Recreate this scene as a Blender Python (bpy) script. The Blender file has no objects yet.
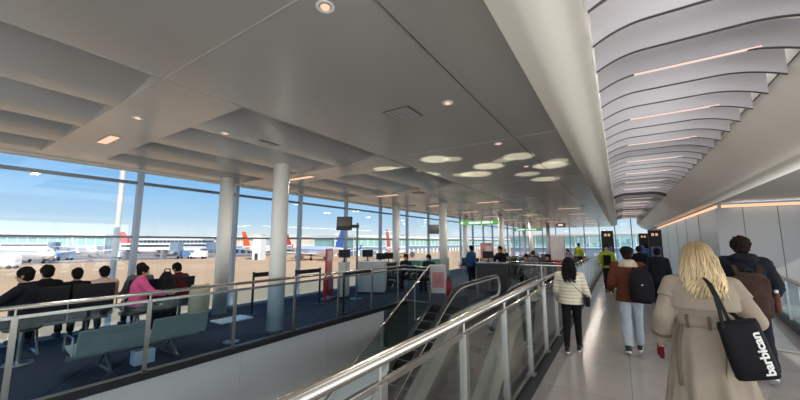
import bpy, bmesh, math, random
import numpy as np
from mathutils import Vector, Matrix, noise
random.seed(11)
S = bpy.context.scene
COL = S.collection
PI = math.pi
TMP = bpy.data.scenes.new('workbench')      # scratch scene for fusing shapes, removed at the end
V = Vector

# ------------------------------------------------------------------ helpers
def lin(c):
    return tuple((x/255/12.92 if x/255 <= .04045 else ((x/255+.055)/1.055)**2.4) for x in c)

class MB:
    """collects shapes, then links them as one mesh object"""
    def __init__(self): self.bm = bmesh.new()
    def box(self, c, s, rz=0, rx=0, ry=0):
        m = Matrix.Translation(V(c)) @ Matrix.Rotation(rz, 4, 'Z') @ Matrix.Rotation(ry, 4, 'Y') @ Matrix.Rotation(rx, 4, 'X') @ Matrix.Diagonal((s[0], s[1], s[2], 1))
        bmesh.ops.create_cube(self.bm, size=1, matrix=m); return self
    def bb(self, x0, x1, y0, y1, z0, z1):
        return self.box(((x0+x1)/2, (y0+y1)/2, (z0+z1)/2), (abs(x1-x0), abs(y1-y0), abs(z1-z0)))
    def cone(self, p0, p1, r0, r1=None, seg=16, caps=True):
        p0, p1 = V(p0), V(p1); r1 = r0 if r1 is None else r1
        d = p1-p0
        m = Matrix.Translation((p0+p1)/2) @ d.to_track_quat('Z', 'Y').to_matrix().to_4x4()
        bmesh.ops.create_cone(self.bm, cap_ends=caps, segments=seg, radius1=r0, radius2=r1, depth=d.length, matrix=m); return self
    def ell(self, c, r, seg=16, rings=10, rot=None):
        m = Matrix.Translation(V(c)) @ (rot.to_4x4() if rot else Matrix.Identity(4)) @ Matrix.Diagonal((r[0], r[1], r[2], 1))
        nv, nf = self.bm.verts.new, self.bm.faces.new
        a, b = nv(m @ V((0, 0, 1))), nv(m @ V((0, 0, -1))); R = []
        for i in range(1, rings):
            p = PI*i/rings; R.append([nv(m @ V((math.sin(p)*math.cos(2*PI*k/seg), math.sin(p)*math.sin(2*PI*k/seg), math.cos(p)))) for k in range(seg)])
        for k in range(seg):
            j = (k+1) % seg
            nf((a, R[0][k], R[0][j])); nf((b, R[-1][j], R[-1][k]))
            for u, w in zip(R, R[1:]): nf((u[k], w[k], w[j], u[j]))
        return self
    def chain(self, pts, seg=14):
        for i, (p, r) in enumerate(pts):
            self.ell(p, (r, r, r), seg, 8)
            if i and (V(p)-V(pts[i-1][0])).length > 1e-4: self.cone(pts[i-1][0], p, pts[i-1][1], r, seg)
        return self
    def rings(self, rs, closed=True, caps=True):
        """rs: list of rings of points, skinned together"""
        vs = [[self.bm.verts.new(p) for p in r] for r in rs]
        n = len(vs[0])
        for a, b in zip(vs, vs[1:]):
            for i in range(n if closed else n-1):
                j = (i+1) % n
                self.bm.faces.new((a[i], a[j], b[j], b[i]))
        if caps and closed:
            self.bm.faces.new(vs[0][::-1]); self.bm.faces.new(vs[-1])
        return self
    def loft(self, secs, n=28, mod=None):
        """secs: (z, cx, cy, rx, ry) ellipses"""
        rs = []
        for (z, cx, cy, rx, ry) in secs:
            r = []
            for i in range(n):
                a = 2*PI*i/n; k = mod(a, z) if mod else 1
                r.append((cx+rx*k*math.cos(a), cy+ry*k*math.sin(a), z))
            rs.append(r)
        return self.rings(rs)
    def tube(self, path, r, seg=10, caps=True):
        """round tube along a path; r a number or list"""
        P = [V(p) for p in path]; rs = []; u = None
        for i, p in enumerate(P):
            t = (P[min(i+1, len(P)-1)]-P[max(i-1, 0)]).normalized()
            if u is None: u = t.orthogonal().normalized()
            u = (u-t*u.dot(t)).normalized(); w = t.cross(u)
            q = r[i] if isinstance(r, (list, tuple)) else r
            rs.append([p+(u*math.cos(2*PI*k/seg)+w*math.sin(2*PI*k/seg))*q for k in range(seg)])
        return self.rings(rs, True, caps)
    def sweep(self, path, prof, up=V((0, 0, 1))):
        """profile (side, up) pairs swept on a path"""
        P = [V(p) for p in path]; rs = []
        for i, p in enumerate(P):
            t = (P[min(i+1, len(P)-1)]-P[max(i-1, 0)]).normalized()
            s = t.cross(up)
            if s.length < 1e-3: s = V((1, 0, 0))
            s.normalize(); w = s.cross(t)
            rs.append([p+s*a+w*b for a, b in prof])
        return self.rings(rs)
    def prism(self, poly, axis, a, b):
        """poly of 2D points extruded along axis from a to b"""
        def pt(q, t):
            return {'x': (t, q[0], q[1]), 'y': (q[0], t, q[1]), 'z': (q[0], q[1], t)}[axis]
        return self.rings([[pt(q, a) for q in poly], [pt(q, b) for q in poly]])
    def build(self, name, m, parent=None, smooth=False, bevel=0, label=None, seg=2):
        bmesh.ops.recalc_face_normals(self.bm, faces=self.bm.faces)
        me = bpy.data.meshes.new(name); self.bm.to_mesh(me); self.bm.free()
        return link(name, me, m, parent, smooth, bevel, label, seg)

def link(name, me, m, parent=None, smooth=False, bevel=0, label=None, seg=2):
    o = bpy.data.objects.new(name, me); COL.objects.link(o)
    if m: me.materials.append(m)
    if smooth:
        for p in me.polygons: p.use_smooth = True
    if bevel:
        b = o.modifiers.new('bevel', 'BEVEL'); b.width = bevel; b.segments = seg; b.limit_method = 'ANGLE'; b.angle_limit = .6
    if parent: o.parent = parent
    if label: o['label'] = label
    return o

def fuse(mb, name, m, parent=None, vox=.01, sm=4, amp=0, sc=9, label=None, seed=0, stretch=(1, 1, 1)):
    """union of overlapping closed shapes into one continuous surface"""
    me = bpy.data.meshes.new('tmp'); bmesh.ops.recalc_face_normals(mb.bm, faces=mb.bm.faces); mb.bm.to_mesh(me); mb.bm.free()
    t = bpy.data.objects.new('tmp', me); TMP.collection.objects.link(t)
    r = t.modifiers.new('r', 'REMESH'); r.mode = 'VOXEL'; r.voxel_size = vox
    if sm:
        s = t.modifiers.new('s', 'SMOOTH'); s.iterations = sm; s.factor = .5
    with bpy.context.temp_override(scene=TMP, view_layer=TMP.view_layers[0]):
        dg = bpy.context.evaluated_depsgraph_get()
        me2 = bpy.data.meshes.new_from_object(t.evaluated_get(dg))
    bpy.data.objects.remove(t); bpy.data.meshes.remove(me)
    me2.name = name; me2.materials.clear()
    if amp:
        off = V((seed*7.3, seed*3.1, seed*1.7)); st = V(stretch)
        nv = [(v.co.copy(), v.normal.copy()) for v in me2.vertices]
        for v, (c, n) in zip(me2.vertices, nv):
            q = V((c.x*st.x, c.y*st.y, c.z*st.z))*sc+off
            v.co = c+n*amp*(noise.noise(q)+.5*noise.noise(q*2.3))
    return link(name, me2, m, parent, True, 0, label)

def tag(o, label, cat=None, group=None, kind=None):
    if label: o['label'] = label
    if cat: o['category'] = cat
    if group: o['group'] = group
    if kind: o['kind'] = kind
    return o

def thing(name, label, cat, loc=(0, 0, 0), rz=0, group=None):
    o = bpy.data.objects.new(name, None); COL.objects.link(o); o.empty_display_size = .1
    o.location = loc; o.rotation_euler = (0, 0, rz)
    return tag(o, label, cat, group)

def struct(o): o['kind'] = 'structure'; return o

KIDS = {}
def dup(root, loc, rz=0, label=None, group=None):
    def cp(o, par):
        c = o.copy(); COL.objects.link(c)
        if par: c.parent = par
        for ch in o.children: cp(ch, c)
        return c
    r = cp(root, None); r.location = loc; r.rotation_euler = (0, 0, rz)
    if label: r['label'] = label
    if group: r['group'] = group
    return r

# ------------------------------------------------------------------ materials
def mat(name, c, rough=.6, metal=0, var=0, vs=6, bump=0, bs=40, spec=.5, emit=None, es=0, coat=0, srgb=True, stretch=(1, 1, 1)):
    m = bpy.data.materials.new(name); m.use_nodes = True
    nt = m.node_tree; b = nt.nodes['Principled BSDF']
    col = lin(c) if srgb else c
    b.inputs['Base Color'].default_value = (*col, 1)
    b.inputs['Roughness'].default_value = rough; b.inputs['Metallic'].default_value = metal
    b.inputs['Specular IOR Level'].default_value = spec
    if coat: b.inputs['Coat Weight'].default_value = coat; b.inputs['Coat Roughness'].default_value = .08
    if emit:
        b.inputs['Emission Color'].default_value = (*lin(emit), 1); b.inputs['Emission Strength'].default_value = es
    if var or bump:
        tc = nt.nodes.new('ShaderNodeTexCoord'); mp = nt.nodes.new('ShaderNodeMapping'); mp.inputs['Scale'].default_value = stretch
        nt.links.new(tc.outputs['Object'], mp.inputs['Vector'])
    if var:
        n = nt.nodes.new('ShaderNodeTexNoise'); n.inputs['Scale'].default_value = vs; n.inputs['Detail'].default_value = 4
        nt.links.new(mp.outputs[0], n.inputs['Vector'])
        r = nt.nodes.new('ShaderNodeValToRGB')
        r.color_ramp.elements[0].position = .3; r.color_ramp.elements[1].position = .7
        r.color_ramp.elements[0].color = (*[x*(1-var) for x in col], 1); r.color_ramp.elements[1].color = (*[min(1, x*(1+var)) for x in col], 1)
        nt.links.new(n.outputs[0], r.inputs[0]); nt.links.new(r.outputs[0], b.inputs['Base Color'])
    if bump:
        n2 = nt.nodes.new('ShaderNodeTexNoise'); n2.inputs['Scale'].default_value = bs; n2.inputs['Detail'].default_value = 5
        nt.links.new(mp.outputs[0], n2.inputs['Vector'])
        bp = nt.nodes.new('ShaderNodeBump'); bp.inputs['Strength'].default_value = bump; bp.inputs['Distance'].default_value = .02
        nt.links.new(n2.outputs[0], bp.inputs['Height']); nt.links.new(bp.outputs[0], b.inputs['Normal'])
    return m

def emis(name, c, s):
    m = bpy.data.materials.new(name); m.use_nodes = True; nt = m.node_tree
    nt.nodes.remove(nt.nodes['Principled BSDF'])
    e = nt.nodes.new('ShaderNodeEmission'); e.inputs[0].default_value = (*lin(c), 1); e.inputs[1].default_value = s
    nt.links.new(e.outputs[0], nt.nodes['Material Output'].inputs[0]); return m

def glass(name, tint, refl=1.0, base=.04, rough=.0):
    """thin architectural glass: tinted see-through plus mirror reflection that grows at grazing angles"""
    m = bpy.data.materials.new(name); m.use_nodes = True; nt = m.node_tree
    nt.nodes.remove(nt.nodes['Principled BSDF'])
    t = nt.nodes.new('ShaderNodeBsdfTransparent'); t.inputs[0].default_value = (*tint, 1)
    g = nt.nodes.new('ShaderNodeBsdfGlossy'); g.inputs['Roughness'].default_value = rough; g.inputs[0].default_value = (1, 1, 1, 1)
    lw = nt.nodes.new('ShaderNodeLayerWeight'); lw.inputs['Blend'].default_value = .5
    pw = nt.nodes.new('ShaderNodeMath'); pw.operation = 'POWER'; pw.inputs[1].default_value = 5
    ma = nt.nodes.new('ShaderNodeMath'); ma.operation = 'MULTIPLY_ADD'; ma.inputs[1].default_value = .9*refl; ma.inputs[2].default_value = base
    mx = nt.nodes.new('ShaderNodeMixShader')
    nt.links.new(lw.outputs['Facing'], pw.inputs[0]); nt.links.new(pw.outputs[0], ma.inputs[0]); nt.links.new(ma.outputs[0], mx.inputs[0])
    nt.links.new(t.outputs[0], mx.inputs[1]); nt.links.new(g.outputs[0], mx.inputs[2]); nt.links.new(mx.outputs[0], nt.nodes['Material Output'].inputs[0])
    return m

def tile_mat(name, c, grout, sx, sy, rough, gap=.004, var=.05):
    m = mat(name, c, rough); nt = m.node_tree; b = nt.nodes['Principled BSDF']
    tc = nt.nodes.new('ShaderNodeTexCoord'); mp = nt.nodes.new('ShaderNodeMapping')
    nt.links.new(tc.outputs['Object'], mp.inputs[0])
    br = nt.nodes.new('ShaderNodeTexBrick'); br.offset = 0; br.inputs['Scale'].default_value = 1
    br.inputs['Brick Width'].default_value = sx; br.inputs['Row Height'].default_value = sy
    br.inputs['Mortar Size'].default_value = gap; br.inputs['Mortar Smooth'].default_value = .2; br.inputs['Bias'].default_value = 0
    col = lin(c)
    br.inputs['Color1'].default_value = (*[x*(1-var) for x in col], 1); br.inputs['Color2'].default_value = (*[x*(1+var) for x in col], 1)
    br.inputs['Mortar'].default_value = (*lin(grout), 1)
    nt.links.new(mp.outputs[0], br.inputs['Vector']); nt.links.new(br.outputs[0], b.inputs['Base Color'])
    n = nt.nodes.new('ShaderNodeTexNoise'); n.inputs['Scale'].default_value = 1.3; nt.links.new(mp.outputs[0], n.inputs['Vector'])
    r = nt.nodes.new('ShaderNodeMapRange'); r.inputs[3].default_value = rough*.8; r.inputs[4].default_value = rough*1.25
    nt.links.new(n.outputs[0], r.inputs[0]); nt.links.new(r.outputs[0], b.inputs['Roughness'])
    return m

M = dict(
 tile=tile_mat('walkway_tile', (158, 153, 149), (104, 101, 98), 1.2, 1.2, .17),
 lowtile=tile_mat('lower_tile', (110, 110, 110), (80, 80, 80), .9, .9, .35),
 carpet=mat('carpet', (38, 50, 68), .95, var=.25, vs=25, bump=.3, bs=220),
 ceil=mat('ceiling_metal', (172, 169, 163), .26, .35, var=.03, vs=.8),
 beam=mat('beam_paint', (206, 201, 190), .45),
 fascia=mat('fascia_paint', (226, 222, 214), .45),
 baffle=mat('baffle_white', (196, 194, 198), .5, 0),
 baffle_edge=mat('baffle_edge_trim', (86, 84, 84), .6, 0),
 soffit=mat('soffit_paint', (172, 167, 160), .55, 0),
 wallp=mat('wall_panel', (158, 160, 160), .32, .1, var=.03, vs=.6),
 seam=mat('dark_seam', (60, 60, 62), .6),
 white=mat('white_paint', (216, 216, 212), .45),
 column=mat('column_white', (240, 238, 230), .35),
 voidw=mat('void_wall_grey', (196, 200, 202), .5, 0, var=.03, vs=1.2),
 ledge=mat('ledge_grey', (190, 190, 186), .45),
 darkwall=mat('dark_cladding', (64, 72, 72), .4, .2),
 edge=mat('slab_edge_dark', (24, 27, 32), .5),
 steel=mat('brushed_steel', (196, 192, 184), .26, 1, bump=.03, bs=300, stretch=(40, 1, 40)),
 steel2=mat('satin_steel_post', (176, 174, 168), .34, 1),
 alu=mat('grey_mullion', (158, 172, 186), .4, .3),
 alud=mat('dark_transom', (110, 122, 132), .4, .3),
 black=mat('black_plastic', (20, 20, 22), .5),
 rubber=mat('black_rubber', (12, 12, 13), .45),
 step=mat('escalator_step', (54, 54, 56), .45, .6),
 deck=mat('escalator_deck', (164, 164, 158), .38, .5),
 stair=mat('dark_stair', (26, 27, 29), .6),
 win=glass('window_glass', (.955, .975, .985), .5, .03),
 rail=glass('blue_railing_glass', (.75, .845, .90), .7, .03),
 rail2=glass('grey_railing_glass', (.83, .87, .86), 1.0, .085),
 esc=glass('escalator_glass', (.85, .89, .89), .8, .04),
 lamp=emis('warm_panel_lamp', (255, 200, 168), 1.25),
 strip=emis('strip_lamp', (255, 222, 210), 1.05),
 cove=emis('cove_lamp', (255, 196, 160), 1.3),
 spotlamp=emis('downlight_lamp', (255, 205, 175), 1.2),
 vent=mat('vent_dark', (70, 68, 66), .6),
 seatb=mat('seat_black', (18, 19, 22), .5),
 seatg=mat('seat_grey', (170, 174, 164), .6, var=.06, vs=14),
 tan=mat('seat_beige', (190, 180, 150), .7),
 tablew=mat('table_white', (210, 218, 228), .25),
 red=mat('red_paint', (196, 36, 36), .45),
 pink=mat('poster_pink', (226, 150, 150), .5, var=.25, vs=3),
 posterw=mat('poster_pale', (232, 220, 218), .5, var=.12, vs=3),
 green=mat('sign_green', (96, 168, 96), .5, emit=(96, 180, 96), es=.3),
 greenp=mat('counter_green', (86, 150, 100), .5),
 signtext=mat('sign_white', (235, 240, 235), .5, emit=(240, 250, 240), es=.7),
 screen=mat('screen_dark', (18, 19, 26), .4, spec=.2),
 screenl=mat('screen_lit', (40, 50, 90), .3, emit=(60, 80, 170), es=.10),
 icon=mat('icon_orange', (240, 190, 140), .5, emit=(255, 200, 150), es=.4),
 iconr=mat('sign_brown_red', (140, 72, 60), .5),
 screeng=mat('screen_grey', (46, 50, 54), .35),
 apron=mat('apron_concrete', (234, 190, 138), .9, var=.10, vs=.03),
 tarmac=mat('tarmac_grey', (176, 160, 146), .9, var=.1, vs=.05),
 bldw=mat('terminal_white', (236, 236, 230), .6, var=.05, vs=.1),
 bldg=mat('terminal_teal_glass', (150, 200, 196), .25, .1, var=.15, vs=.12),
 bldd=mat('terminal_blue_grey', (120, 140, 160), .5, var=.15, vs=.15),
 bldc=mat('terminal_cream', (226, 216, 190), .7, var=.05, vs=.1),
 planew=mat('aircraft_white', (240, 240, 240), .35),
 planeo=mat('aircraft_orange', (226, 96, 40), .4),
 planeb=mat('aircraft_blue', (70, 120, 200), .4),
 planer=mat('aircraft_red', (196, 60, 56), .4),
 engine=mat('engine_grey', (150, 150, 155), .4, .3),
 glassd=mat('dark_glazing', (50, 64, 80), .2),
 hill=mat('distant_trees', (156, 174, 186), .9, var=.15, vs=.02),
 van=mat('vehicle_blue', (96, 140, 190), .4),
)
# ------------------------------------------------------------------ the setting
ZC = 3.42            # hall ceiling
YB, YE = -6.0, 42.0  # behind the camera / far end
WX = -9.0            # window wall
RX = -5.62           # left balustrade
KX = -1.12           # right balustrade
LY = 8.9             # where the void ends and the landing starts
ORD = ['nearest', 'second', 'third', 'fourth', 'fifth', 'sixth', 'seventh', 'eighth', 'ninth', 'tenth', 'eleventh', 'twelfth', 'thirteenth', 'fourteenth', 'fifteenth', 'sixteenth', 'seventeenth', 'eighteenth', 'nineteenth', 'twentieth']

struct(MB().bb(-1.28, 6, YB, YE, -.3, 0).build('floor', M['tile']))
f2 = MB().bb(WX-.2, RX-.03, YB, LY, -.3, 0).bb(WX-.2, -1.28, LY, YE, -.3, 0)
struct(f2.build('floor', M['carpet']))
struct(MB().bb(-6.5, -1.2, YB, LY+.3, -4.7, -4.5).build('floor', M['lowtile']))
# slab edges and the void
struct(MB().bb(RX-.06, RX+.05, YB, LY, -.075, .012).build('trim_1', M['edge']))
struct(MB().bb(KX-.17, KX+.14, YB, YE-.2, -.3, .02).build('trim_2', M['edge']))
struct(MB().bb(RX-.05, RX+.02, YB, 7.75, -1.02, -.075).build('wall_void_left', M['voidw']))
struct(MB().bb(RX-.05, RX+.28, YB, 7.75, -1.16, -1.02).build('trim_3', M['ledge']))
struct(MB().bb(RX-.05, RX+.2, YB, 7.75, -4.5, -1.16).build('wall_void_left', M['voidw']))
struct(MB().bb(RX-.05, RX+.10, 7.75, LY+.02, -4.5, -.075).build('wall_void_left', M['darkwall']))
struct(MB().bb(RX-.05, -1.25, LY, LY+.1, -4.5, -.02).build('wall_void_end', M['darkwall']))
struct(MB().bb(-1.26, -1.16, YB, LY, -4.5, -.3).build('wall_void_right', M['voidw']))
struct(MB().bb(RX-.05, -1.2, YB-.1, YB, -4.5, .1).build('wall_void_back', M['voidw']))
for k, y in enumerate((-.2, 3.55, 5.6)):
    struct(MB().bb(RX+.02, RX+.024, y, y+.008, -1.02, -.16).build('trim_%d' % (4+k), M['ledge']))

# hall ceiling: flat zone, cross strips, shingled trays
cm = MB()
SY = [1.78+3.86*k for k in range(-2, 11)]           # cross strips
sw = .43
def quad(mb, a, b, c, d):
    vs = [mb.bm.verts.new(p) for p in (a, b, c, d)]; mb.bm.faces.new(vs)
X0, X1 = -.58, -3.70
quad(cm, (X0, YB, ZC), (X1, YB, ZC), (X1, YE, ZC), (X0, YE, ZC))
for y in SY: quad(cm, (X1, y-sw, ZC), (WX, y-sw, ZC), (WX, y+sw, ZC), (X1, y+sw, ZC))
EX = [-3.70, -5.00, -6.27, -7.55, -8.82]
for y0, y1 in zip([YB]+[y+sw for y in SY], [y-sw for y in SY]+[YE]):
    if y1 <= y0: continue
    for a, b in zip(EX, EX[1:]):
        h = .20 if y0 < 9 else .05; N = 10
        prof = [(a+(b-a)*k/N, ZC+h*(1-k/N)**2) for k in range(N+1)]
        for (xa, za), (xb, zb) in zip(prof, prof[1:]): quad(cm, (xa, y0, za), (xb, y0, zb), (xb, y1, zb), (xa, y1, za))
        quad(cm, (a, y0, ZC), (a, y0, ZC+h), (a, y1, ZC+h), (a, y1, ZC))
        for y in (y0, y1):
            vs = [cm.bm.verts.new(p) for p in [(a, y, ZC)]+[(x, y, z) for x, z in prof]]; cm.bm.faces.new(vs)
    quad(cm, (EX[-1], y0, ZC), (WX, y0, ZC), (WX, y1, ZC), (EX[-1], y1, ZC))
struct(cm.build('ceiling', M['ceil']))
struct(MB().bb(WX-.3, 6.2, YB-.2, YE+.2, 4.3, 4.45).build('ceiling', M['baffle']))       # the roof deck over everything
n = 7
for k, (y0, y1) in enumerate([(YB, 1.35), (1.36, 5.2), (5.22, 9.1), (9.12, 20), (20.02, YE)]):
    struct(MB().bb(-1.274, -1.264, y0, y1, ZC-.004, ZC+.01).build('trim_%d' % n, M['steel2'])); n += 1
struct(MB().bb(X1-.006, X1+.006, YB, YE, ZC-.006, ZC+.01).build('trim_%d' % n, M['steel2'])); n += 1
for y in SY[1:8]:
    struct(MB().bb(-3.7, -.6, y-sw-.003, y-sw+.003, ZC-.003, ZC+.01).build('trim_%d' % n, M['soffit'])); n += 1

# bulkhead between hall and walkway: soft rounded beam
pr = []
for i in range(25):
    t = i/24
    pr.append((-.66+.54*t, ZC-.10*math.sin(PI*min(1, t*1.15))**1.6+.10*max(0, (t-.45)/.55)**1.6))
pr += [(-.10, 3.54), (-.08, 4.3), (-.66, 4.3)]
o = MB().prism(pr, 'y', YB, YE-2).build('trim_%d' % n, M['beam'], smooth=False); n += 1
for p in o.data.polygons:
    p.use_smooth = abs(p.normal.y) < .5 and p.normal.z < -.05
struct(o)
# right bulkhead: fascia curving down to the soffit
pr = [(1.50, 4.3), (1.50, 3.52)]
for i in range(17):
    t = i/16
    pr.append((1.50+.66*t, 3.54-.54*(1-(1-t)**1.75)))
pr += [(2.20, 2.965), (2.26, 2.95), (2.46, 2.95), (2.46, 4.3)]
o = MB().prism(pr, 'y', YB, YE-2).build('trim_%d' % n, M['fascia']); n += 1
for p in o.data.polygons: p.use_smooth = abs(p.normal.y) < .5
struct(o)
struct(MB().bb(2.46, 6.1, YB, 13.4, 2.95, 3.1).build('ceiling', M['soffit']))
struct(MB().bb(2.46, 2.6, 13.4, YE-2, 2.95, 3.1).build('ceiling', M['soffit']))
# walls
struct(MB().bb(2.60, 5.98, 13.55, 13.75, 0, 2.80).bb(2.60, 5.98, 13.62, 13.75, 2.8, 2.95).build('wall_facing', M['wallp']))
struct(MB().bb(2.46, 2.6, 13.55, YE, 0, 2.80).bb(2.52, 2.6, 13.55, YE, 2.8, 2.96).build('wall_right', M['wallp']))
for y0, y1 in ((YB, YB+.15), (13.0, 13.75)): struct(MB().bb(6, 6.2, y0, y1, 0, 4.3).build('wall_right', M['wallp']))
struct(MB().bb(6, 6.2, YB, 13.75, 2.9, 4.3).bb(6, 6.2, YB, 13.75, -.3, .12).build('wall_right', M['wallp']))
for k in range(10):
    y = -5.8+2.1*k
    if y < 13: struct(MB().bb(6.02, 6.14, y-.05, y+.05, .12, 2.9).build('trim_%d' % (900+k), M['alu']))
struct(MB().bb(6.06, 6.072, YB+.1, 13.0, .12, 2.9).build('window_90', M['win']))  # unseen side, glazed to let in extra light from the right
# unseen end behind the camera, glazed to add daylight
struct(MB().bb(WX-.2, 6.2, YB-.2, YB, 3.1, 4.3).bb(WX-.2, 6.2, YB-.2, YB, -.3, .12).build('wall_back', M['wallp']))
for k in range(9):
    x = WX+.1+1.85*k; struct(MB().bb(x-.05, x+.05, YB-.14, YB-.02, .12, 3.1).build('trim_%d' % (920+k), M['alu']))
struct(MB().bb(WX-.1, 6.1, YB-.09, YB-.078, .12, 3.1).build('window_91', M['win']))
for x in (3.05, 3.75, 4.9):
    struct(MB().bb(x-.006, x+.006, 13.545, 13.56, 0, 2.8).build('trim_%d' % n, M['seam'])); n += 1
for y in (16.2, 19, 22, 26):
    struct(MB().bb(2.452, 2.464, y-.006, y+.006, 0, 2.8).build('trim_%d' % n, M['seam'])); n += 1
struct(MB().bb(2.447, 2.46, 13.55, YE, 0, .12).build('baseboard_right', M['steel2']))
struct(MB().bb(2.46, 6, 13.537, 13.55, 0, .12).build('baseboard_facing', M['steel2']))
# coves
tag(MB().bb(2.50, 2.518, 13.6, 33, 2.82, 2.90).build('cove_light', M['cove']), 'thin warm cove light along the top of the long corridor wall', 'cove light')
tag(MB().bb(2.55, 5.95, 13.59, 13.615, 2.82, 2.90).build('cove_light', M['cove']), 'thin warm cove light along the top of the wall facing us', 'cove light')

# window wall on the left
MY = [.75+2.29*k for k in range(-3, 19)]
for k, y in enumerate(MY):
    struct(MB().bb(WX-.10, WX+.02, y-.055, y+.055, 0, ZC+.1).build('trim_%d' % n, M['alu'], bevel=.008)); n += 1
for z, h in ((3.12, .035), (1.91, .022), (.02, .05)):
    struct(MB().bb(WX-.06, WX-.01, YB, YE, z-h, z+h).build('trim_%d' % n, M['alud'] if z > 1 else M['alu'])); n += 1
struct(MB().bb(WX-.22, WX+.03, YB, YE, ZC-.03, ZC+.15).build('trim_%d' % n, M['beam'])); n += 1
w = 1
for y0, y1 in zip(MY, MY[1:]):
    if y1 < YE: struct(MB().bb(WX-.045, WX-.033, y0+.05, y1-.05, .03, ZC-.02).build('window_%d' % w, M['win'])); w += 1
struct(MB().bb(WX-.2, WX, YB, MY[0], 0, ZC).build('wall_left', M['wallp']))
# far glazed end
for k, x in enumerate([WX+.05+1.43*i for i in range(9)]):
    struct(MB().bb(x-.045, x+.045, YE-.1, YE, 0, ZC+.9).build('trim_%d' % n, M['alu'])); n += 1
struct(MB().bb(WX, 2.5, YE-.08, YE-.02, 1.0, 1.06).bb(WX, 2.5, YE-.08, YE-.02, 2.55, 2.6).build('trim_%d' % n, M['alu'])); n += 1
struct(MB().bb(WX, 2.5, YE-.06, YE-.048, 0, 4.3).build('window_%d' % w, M['win'])); w += 1

# ceiling baffles over the walkway
def baffle_z(x):
    z = 3.525
    if x < .30: t = (.30-x)/.38; z -= .115*t*t
    if x > .95: t = (x-.95)/.51; z -= .125*t*t
    return z
def baffle_bm(edge):
    mb = MB(); xs = [-.08+1.54*i/36 for i in range(37)]
    t = .012
    lo = [(x, baffle_z(x)) for x in xs]
    if edge: poly = [(x, z-.004) for x, z in lo]+[(x, z+.004) for x, z in lo[::-1]]; t = .013
    else: poly = lo+[(xs[-1], baffle_z(xs[-1])+.27), (.95, 3.86), (.3, 3.86), (-.08, 3.72)]
    return mb.prism(poly, 'y', -t, t)
bs = baffle_bm(False); be = baffle_bm(True)
B0 = thing('ceiling_baffle', 'x', 'ceiling baffle', (0, 0, 0), 0, 'curved baffles over the walkway')
bs.build('blade', M['baffle'], B0); be.build('edge_trim', M['baffle_edge'], B0, label='dark edge strip')
B1 = dup(B0, (0, 0, 0))
MB().bb(.24, 1.17, -.015, .010, 3.513, 3.525).build('light_strip', M['strip'], B1, label='glowing light strip')
def ordw(i): return ORD[i] if i < len(ORD) else 'far'
used0 = used1 = False
lit = -1
for k in range(-10, 52):
    y = 4.07+.507*k
    if 14.4 < y < 15.2: continue
    L = k % 3 == 0
    if k < -4: lab = 'white curved ceiling baffle right above the place the photo is taken from'
    elif L:
        lit += 1
        lab = 'white curved ceiling baffle with a glowing light strip, %s lit one from the camera' % ordw(lit)
    if L:
        if not used1: B1.location = (0, y, 0); B1['label'] = lab; used1 = True
        else: dup(B1, (0, y, 0), 0, lab)
    else:
        if lit < 0: lab = 'unlit white curved baffle %s the nearest lit one overhead' % {-4: 'four before', -2: 'two before', -1: 'just before'}.get(k, 'before')
        else: lab = 'unlit white curved ceiling baffle, %s behind the %s lit one' % ('first' if k % 3 == 1 else 'second', ordw(lit))
    if not L:
        if not used0: B0.location = (0, y, 0); B0['label'] = lab; used0 = True
        else: dup(B0, (0, y, 0), 0, lab)
# dark movement joint across the vault
pj = [(x, baffle_z(x)-.02) for x in [-.08+1.54*i/24 for i in range(25)]]
pj = pj+[(x, z+.5) for x, z in pj[::-1]]
struct(MB().prism(pj, 'y', 14.72, 14.84).build('trim_%d' % n, M['seam'])); n += 1

# recessed panel lights, downlights, vents in the hall ceiling
def panel(x, y, lab):
    t = thing('ceiling_light', lab, 'ceiling light', (x, y, ZC), 0, 'warm panel lights in the hall ceiling')
    MB().bb(-.33, .33, -.085, .085, -.006, -.002).build('frame', M['beam'], t)
    MB().bb(-.30, .30, -.06, .06, -.010, -.006).build('diffuser', M['lamp'], t)
    return t
P0 = panel(-6.72, SY[2], 'warm recessed light nearest the camera, in the ceiling by the window')
def big(*a): o = dup(*a); o.scale = (1.45, 1.2, 1)
where = ['second', 'third', 'fourth', 'fifth', 'sixth', 'seventh', 'eighth', 'ninth']
for k in range(1, 8): big(P0, (-6.72, SY[2+k], ZC), 0, 'warm ceiling light, %s along the row nearest the window' % where[k-1])
for k in range(3, 9): big(P0, (-4.42, SY[2+k], ZC), 0, 'warm ceiling light in the middle row, %s one along' % ORD[k-3])
for k in range(4, 9): big(P0, (-1.95, SY[2+k]+.8, ZC), 0, 'warm ceiling light in the row nearest the walkway, %s one along' % ORD[k-4])
def downl(x, y, lab):
    t = thing('downlight', lab, 'downlight', (x, y, ZC), 0, 'small round downlights')
    a = [(.055*math.cos(i*PI/10), .055*math.sin(i*PI/10)) for i in range(20)]
    rs = []
    for r, z in ((.065, 0), (.065, -.006), (.05, -.008), (.04, .0)):
        rs.append([(r*math.cos(i*PI/12), r*math.sin(i*PI/12), z) for i in range(24)])
    MB().rings(rs).build('trim_ring', M['white'], t)
    MB().cone((0, 0, -.003), (0, 0, -.012), .034, .028, 20).build('lamp', M['spotlamp'], t)
    return t
D0 = downl(-1.60, 1.50, 'small round downlight nearest the camera, beside the ceiling seam')
for x, y, l in [(-1.58, 3.44, 'small round downlight, second along the ceiling seam'), (-1.58, 5.4, 'small round downlight, third along the ceiling seam'), (-1.58, 7.4, 'small round downlight, fourth along the ceiling seam'),
                (-4.85, 2.62, 'small downlight in the trays beside the dark ceiling vent'), (-5.2, 1.65, 'small downlight beside the warm ceiling light near the window'), (-7.3, 5.5, 'small downlight near the window beyond the white columns')]:
    dup(D0, (x, y, ZC), 0, l)
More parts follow.
